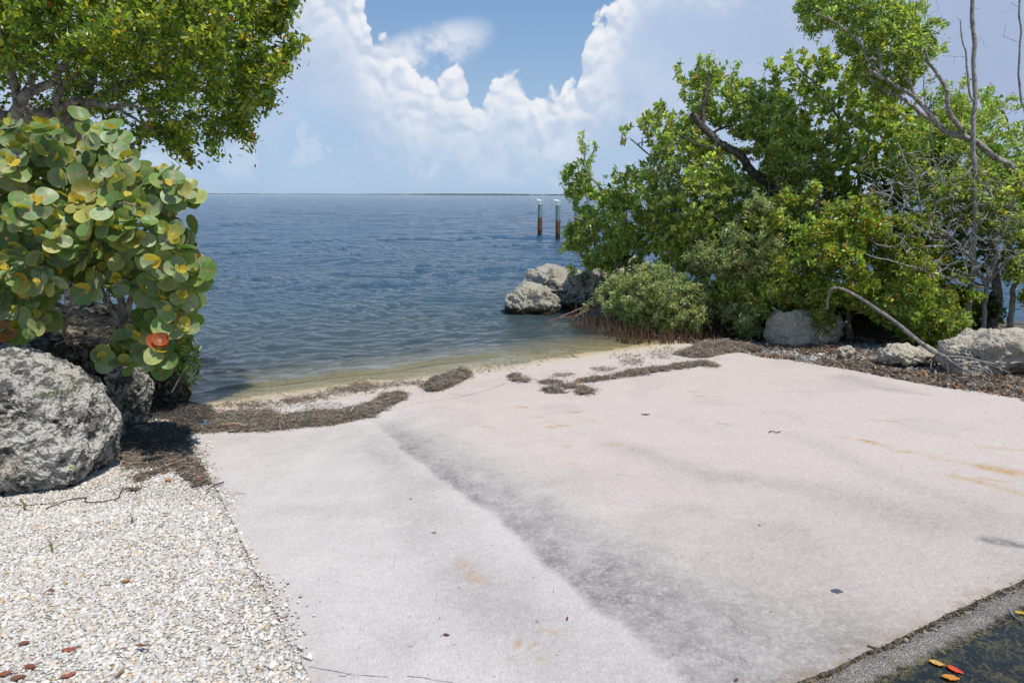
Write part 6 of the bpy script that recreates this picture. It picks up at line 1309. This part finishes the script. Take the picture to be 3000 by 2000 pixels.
# cracks in the slab
m, t, o = newmat('crack_dark'); principled(t, o, (0.24, 0.22, 0.20), 1.0, 0.0); cr = []
rg = np.random.default_rng(9)
for pts in [[(905, 1950), (960, 1955), (1010, 1962), (1035, 1968), (1085, 1974), (1140, 1980)], [(1030, 1968), (1015, 1975), (1000, 1972)], [(1193, 1980), (1240, 1983), (1280, 1992), (1325, 2000)], [(1200, 1184), (1262, 1173), (1330, 1166), (1390, 1152), (1440, 1138), (1482, 1124)], [(1316, 1152), (1350, 1158), (1372, 1155)]]:
    W3 = [slab_hit(*q) for q in pts]; s = Skel(3); s.limb(np.array(W3), .002, .0012, step=.015, wig=.012); C = s.p; d = np.gradient(C, axis=0); nn_ = np.stack([-d[:, 1], d[:, 0], 0 * d[:, 0]], 1); nn_ /= np.linalg.norm(nn_, axis=1)[:, None]; w_ = rg.uniform(.0004, .0015, len(C))[:, None] * (2.2 if pts[0][1] < 1300 else 1)
    zc = np.array([0, 0, .0028]); n = len(C); C[:, 2] = ramp_z(C[:, 0], C[:, 1]) + fbm(P3(C[:, 0] * 1.2, C[:, 1] * 1.2), 3, 77) * 0.006; V = np.concatenate([C - nn_ * w_ + zc, C + nn_ * w_ + zc]); i = np.arange(n - 1); cr.append((V, np.stack([i, i + n, i + n + 1, i + 1], 1)))
off = 0; VV = []; FF = []
for V, F in cr: VV.append(V); FF.append(F + off); off += len(V)
tag(mesh('ramp_cracks', np.concatenate(VV), [np.concatenate(FF)], m), kind='structure')
# grass and sprout on the boulder
def on_boulder(px, py):
    o_ = bpy.data.objects['boulder']; dg = None
    me = o_.data; co = np.zeros(len(me.vertices) * 3, np.float32); me.vertices.foreach_get('co', co); co = co.reshape(-1, 3) + np.array(o_.location); d = ray(px, py); d = d / np.linalg.norm(d); v = co - np.array([0, 0, CAMZ]); tq = v @ d; dist = np.linalg.norm(v - tq[:, None] * d, axis=1); ok = np.where(dist < .01)[0]
    return co[ok[np.argmin(tq[ok])]] if len(ok) else co[np.argmin(dist)]
bs = []; rg = np.random.default_rng(4); dr_ = []
for k in range(150):
    px, py = (rg.uniform(97, 150), rg.uniform(1150, 1168)) if rg.random() < .6 else (rg.uniform(150, 225), rg.uniform(1138, 1165)); 
    if rg.random() < .08: px, py = rg.uniform(225, 245), rg.uniform(1160, 1195)
    q = on_boulder(px, py); bs.append(q); dr_.append([rg.normal(0, .8), rg.normal(0, .5) - .3, rg.uniform(.2, 1)])
bs = np.array(bs); col, _ = pal(rg, len(bs), [(1, (.16, .22, .06)), (1, (.25, .28, .12))])
tag(leaves('grass_tuft', bs, np.array(dr_), rg.normal(0, 1, (len(bs), 3)) + [0, 0, 1], rg.uniform(.02, .045, len(bs)), np.full(len(bs), .003), col, M_leaf, None, rg), 'sparse tuft of green grass growing on the huge pitted boulder', 'grass', None, 'stuff')
q = on_boulder(222, 1378); r = thing('seedling', q, 'tiny bright green sprout growing from the face of the huge boulder', 'seedling'); s = Skel(6); s.limb([q, q + np.array([0, -.012, .012]), q + np.array([.004, -.02, .03])], .0015, .001, step=.01, wig=0); s.radii(.001); s.mesh('stem', M_leaf and M_bark, r, 5, 0)
tb = np.repeat((q + np.array([.004, -.02, .03]))[None], 5, 0); leaves('leaves', tb, np.array([[1, -.3, .4], [-1, -.3, .3], [.3, -.6, .8], [-.4, -.5, .9], [0, -1, .1]]), np.array([[0, -.3, 1]] * 5), np.full(5, .026), np.full(5, .014), np.array([[.25, .38, .03]] * 5), M_leaf, r, rg)

# crumbs and moss bits along the joint between ramp and gutter
rg = np.random.default_rng(77); aa = rg.uniform(-1.0, 4.5, 1700); dd_ = rg.normal(0.006, .008, 1700) + 0.02 * (rg.random(1700) < .2) * rg.random(1700); kp = rg.random(1700) < 0.35 + 0.65 * sstep(fbm(P3(aa * 3, 0.2), 3, 8), -.3, .4); aa = aa[kp]; dd_ = dd_[kp]
X2 = GUT[0][0] + gdir[0] * aa + gn[0] * dd_; Y2 = GUT[0][1] + gdir[1] * aa + gn[1] * dd_
strands('joint_debris', np.stack([X2, Y2, ramp_z(X2, Y2) + .002 - .006 * (dd_ > .01)], 1), rg, .012, .005, WRD + [(12, (0.28, .23, .15))], 'crumbs and dried moss along the joint between ramp and road gutter', 'debris', flat=.5)
tree('buttonwood_bush', 'bush', 'low green bush spreading its leaves around and between the boulders under the thicket', gb(1930, -.1),
     [([(1930, 740, 9.9), (1880, 700, 9.7), (1800, 690, 9.8), (1700, 700, 10.2)], .018, .007), ([(1930, 740, 9.9), (2000, 700, 9.6), (2100, 700, 9.1), (2180, 720, 8.8)], .018, .007), ([(1930, 740, 9.9), (1940, 680, 9.8), (1960, 620, 9.8)], .015, .006)],
     [(((1600, 640), (1700, 620), (1800, 650), (1900, 640), (2000, 650), (2060, 690), (2010, 720), (1930, 705), (1870, 725), (1790, 712), (1740, 760), (1690, 770), (1640, 720)), .6), (((2000, 660), (2100, 640), (2200, 680), (2230, 750), (2180, 785), (2100, 790), (2030, 760), (1990, 710)), .4)],
     520, GREEN[:4] + [(3.0, (0.40, 0.15, 0.03)), (1.2, (.42, .24, .03))], 12, 0.075, 0.5, 85, thick=0.5, dy=-0.25, upb=0.4, voids=0.85, vs=5)
# air between here and the far shore
hz = bpy.data.meshes.new('haze'); hv = [(x, y, z) for x in (-7400, 7400) for y in (-60, 7400) for z in (-2.5, 45)]
hz.from_pydata(hv, [], [(0, 1, 3, 2), (4, 6, 7, 5), (0, 4, 5, 1), (2, 3, 7, 6), (0, 2, 6, 4), (1, 5, 7, 3)]); ho = bpy.data.objects.new('haze', hz); link(ho)
m = bpy.data.materials.new('haze_air'); m.use_nodes = True; m.node_tree.nodes.clear(); t = NT(m.node_tree); o = t.node('ShaderNodeOutputMaterial'); pv = t.node('ShaderNodeVolumePrincipled'); pv.inputs['Density'].default_value = 3.8e-5; pv.inputs['Color'].default_value = (0.75, 0.85, 0.95, 1); t.l.new(pv.outputs[0], o.inputs['Volume']); hz.materials.append(m)
tag(ho, 'thin pale sea haze', 'haze', None, 'stuff')

tree('buttonwood_tree', 'tree', 'leafy yellow green buttonwood closing the middle of the thicket behind the leaning dark trunk', gb(1650, .9),
     [([(1650, 640, 11.9), (1650, 540, 11.8), (1620, 440, 11.7), (1640, 340, 11.6)], .045, .012), ([(1650, 540, 11.8), (1740, 460, 11.5), (1800, 380, 11.4)], .03, .01), ([(1650, 560, 11.8), (1560, 500, 11.8), (1500, 440, 11.8)], .022, .009)],
     [(((1480, 400), (1540, 300), (1620, 300), (1740, 350), (1860, 420), (1900, 520), (1860, 620), (1700, 640), (1560, 620), (1480, 520)), 1.0)],
     640, GREEN[:4] + [(2.4, (0.40, 0.15, 0.03)), (1.2, (.42, .24, .03))], 13, 0.070, 0.46, 84, thick=0.6, dy=0.9, voids=0.8)
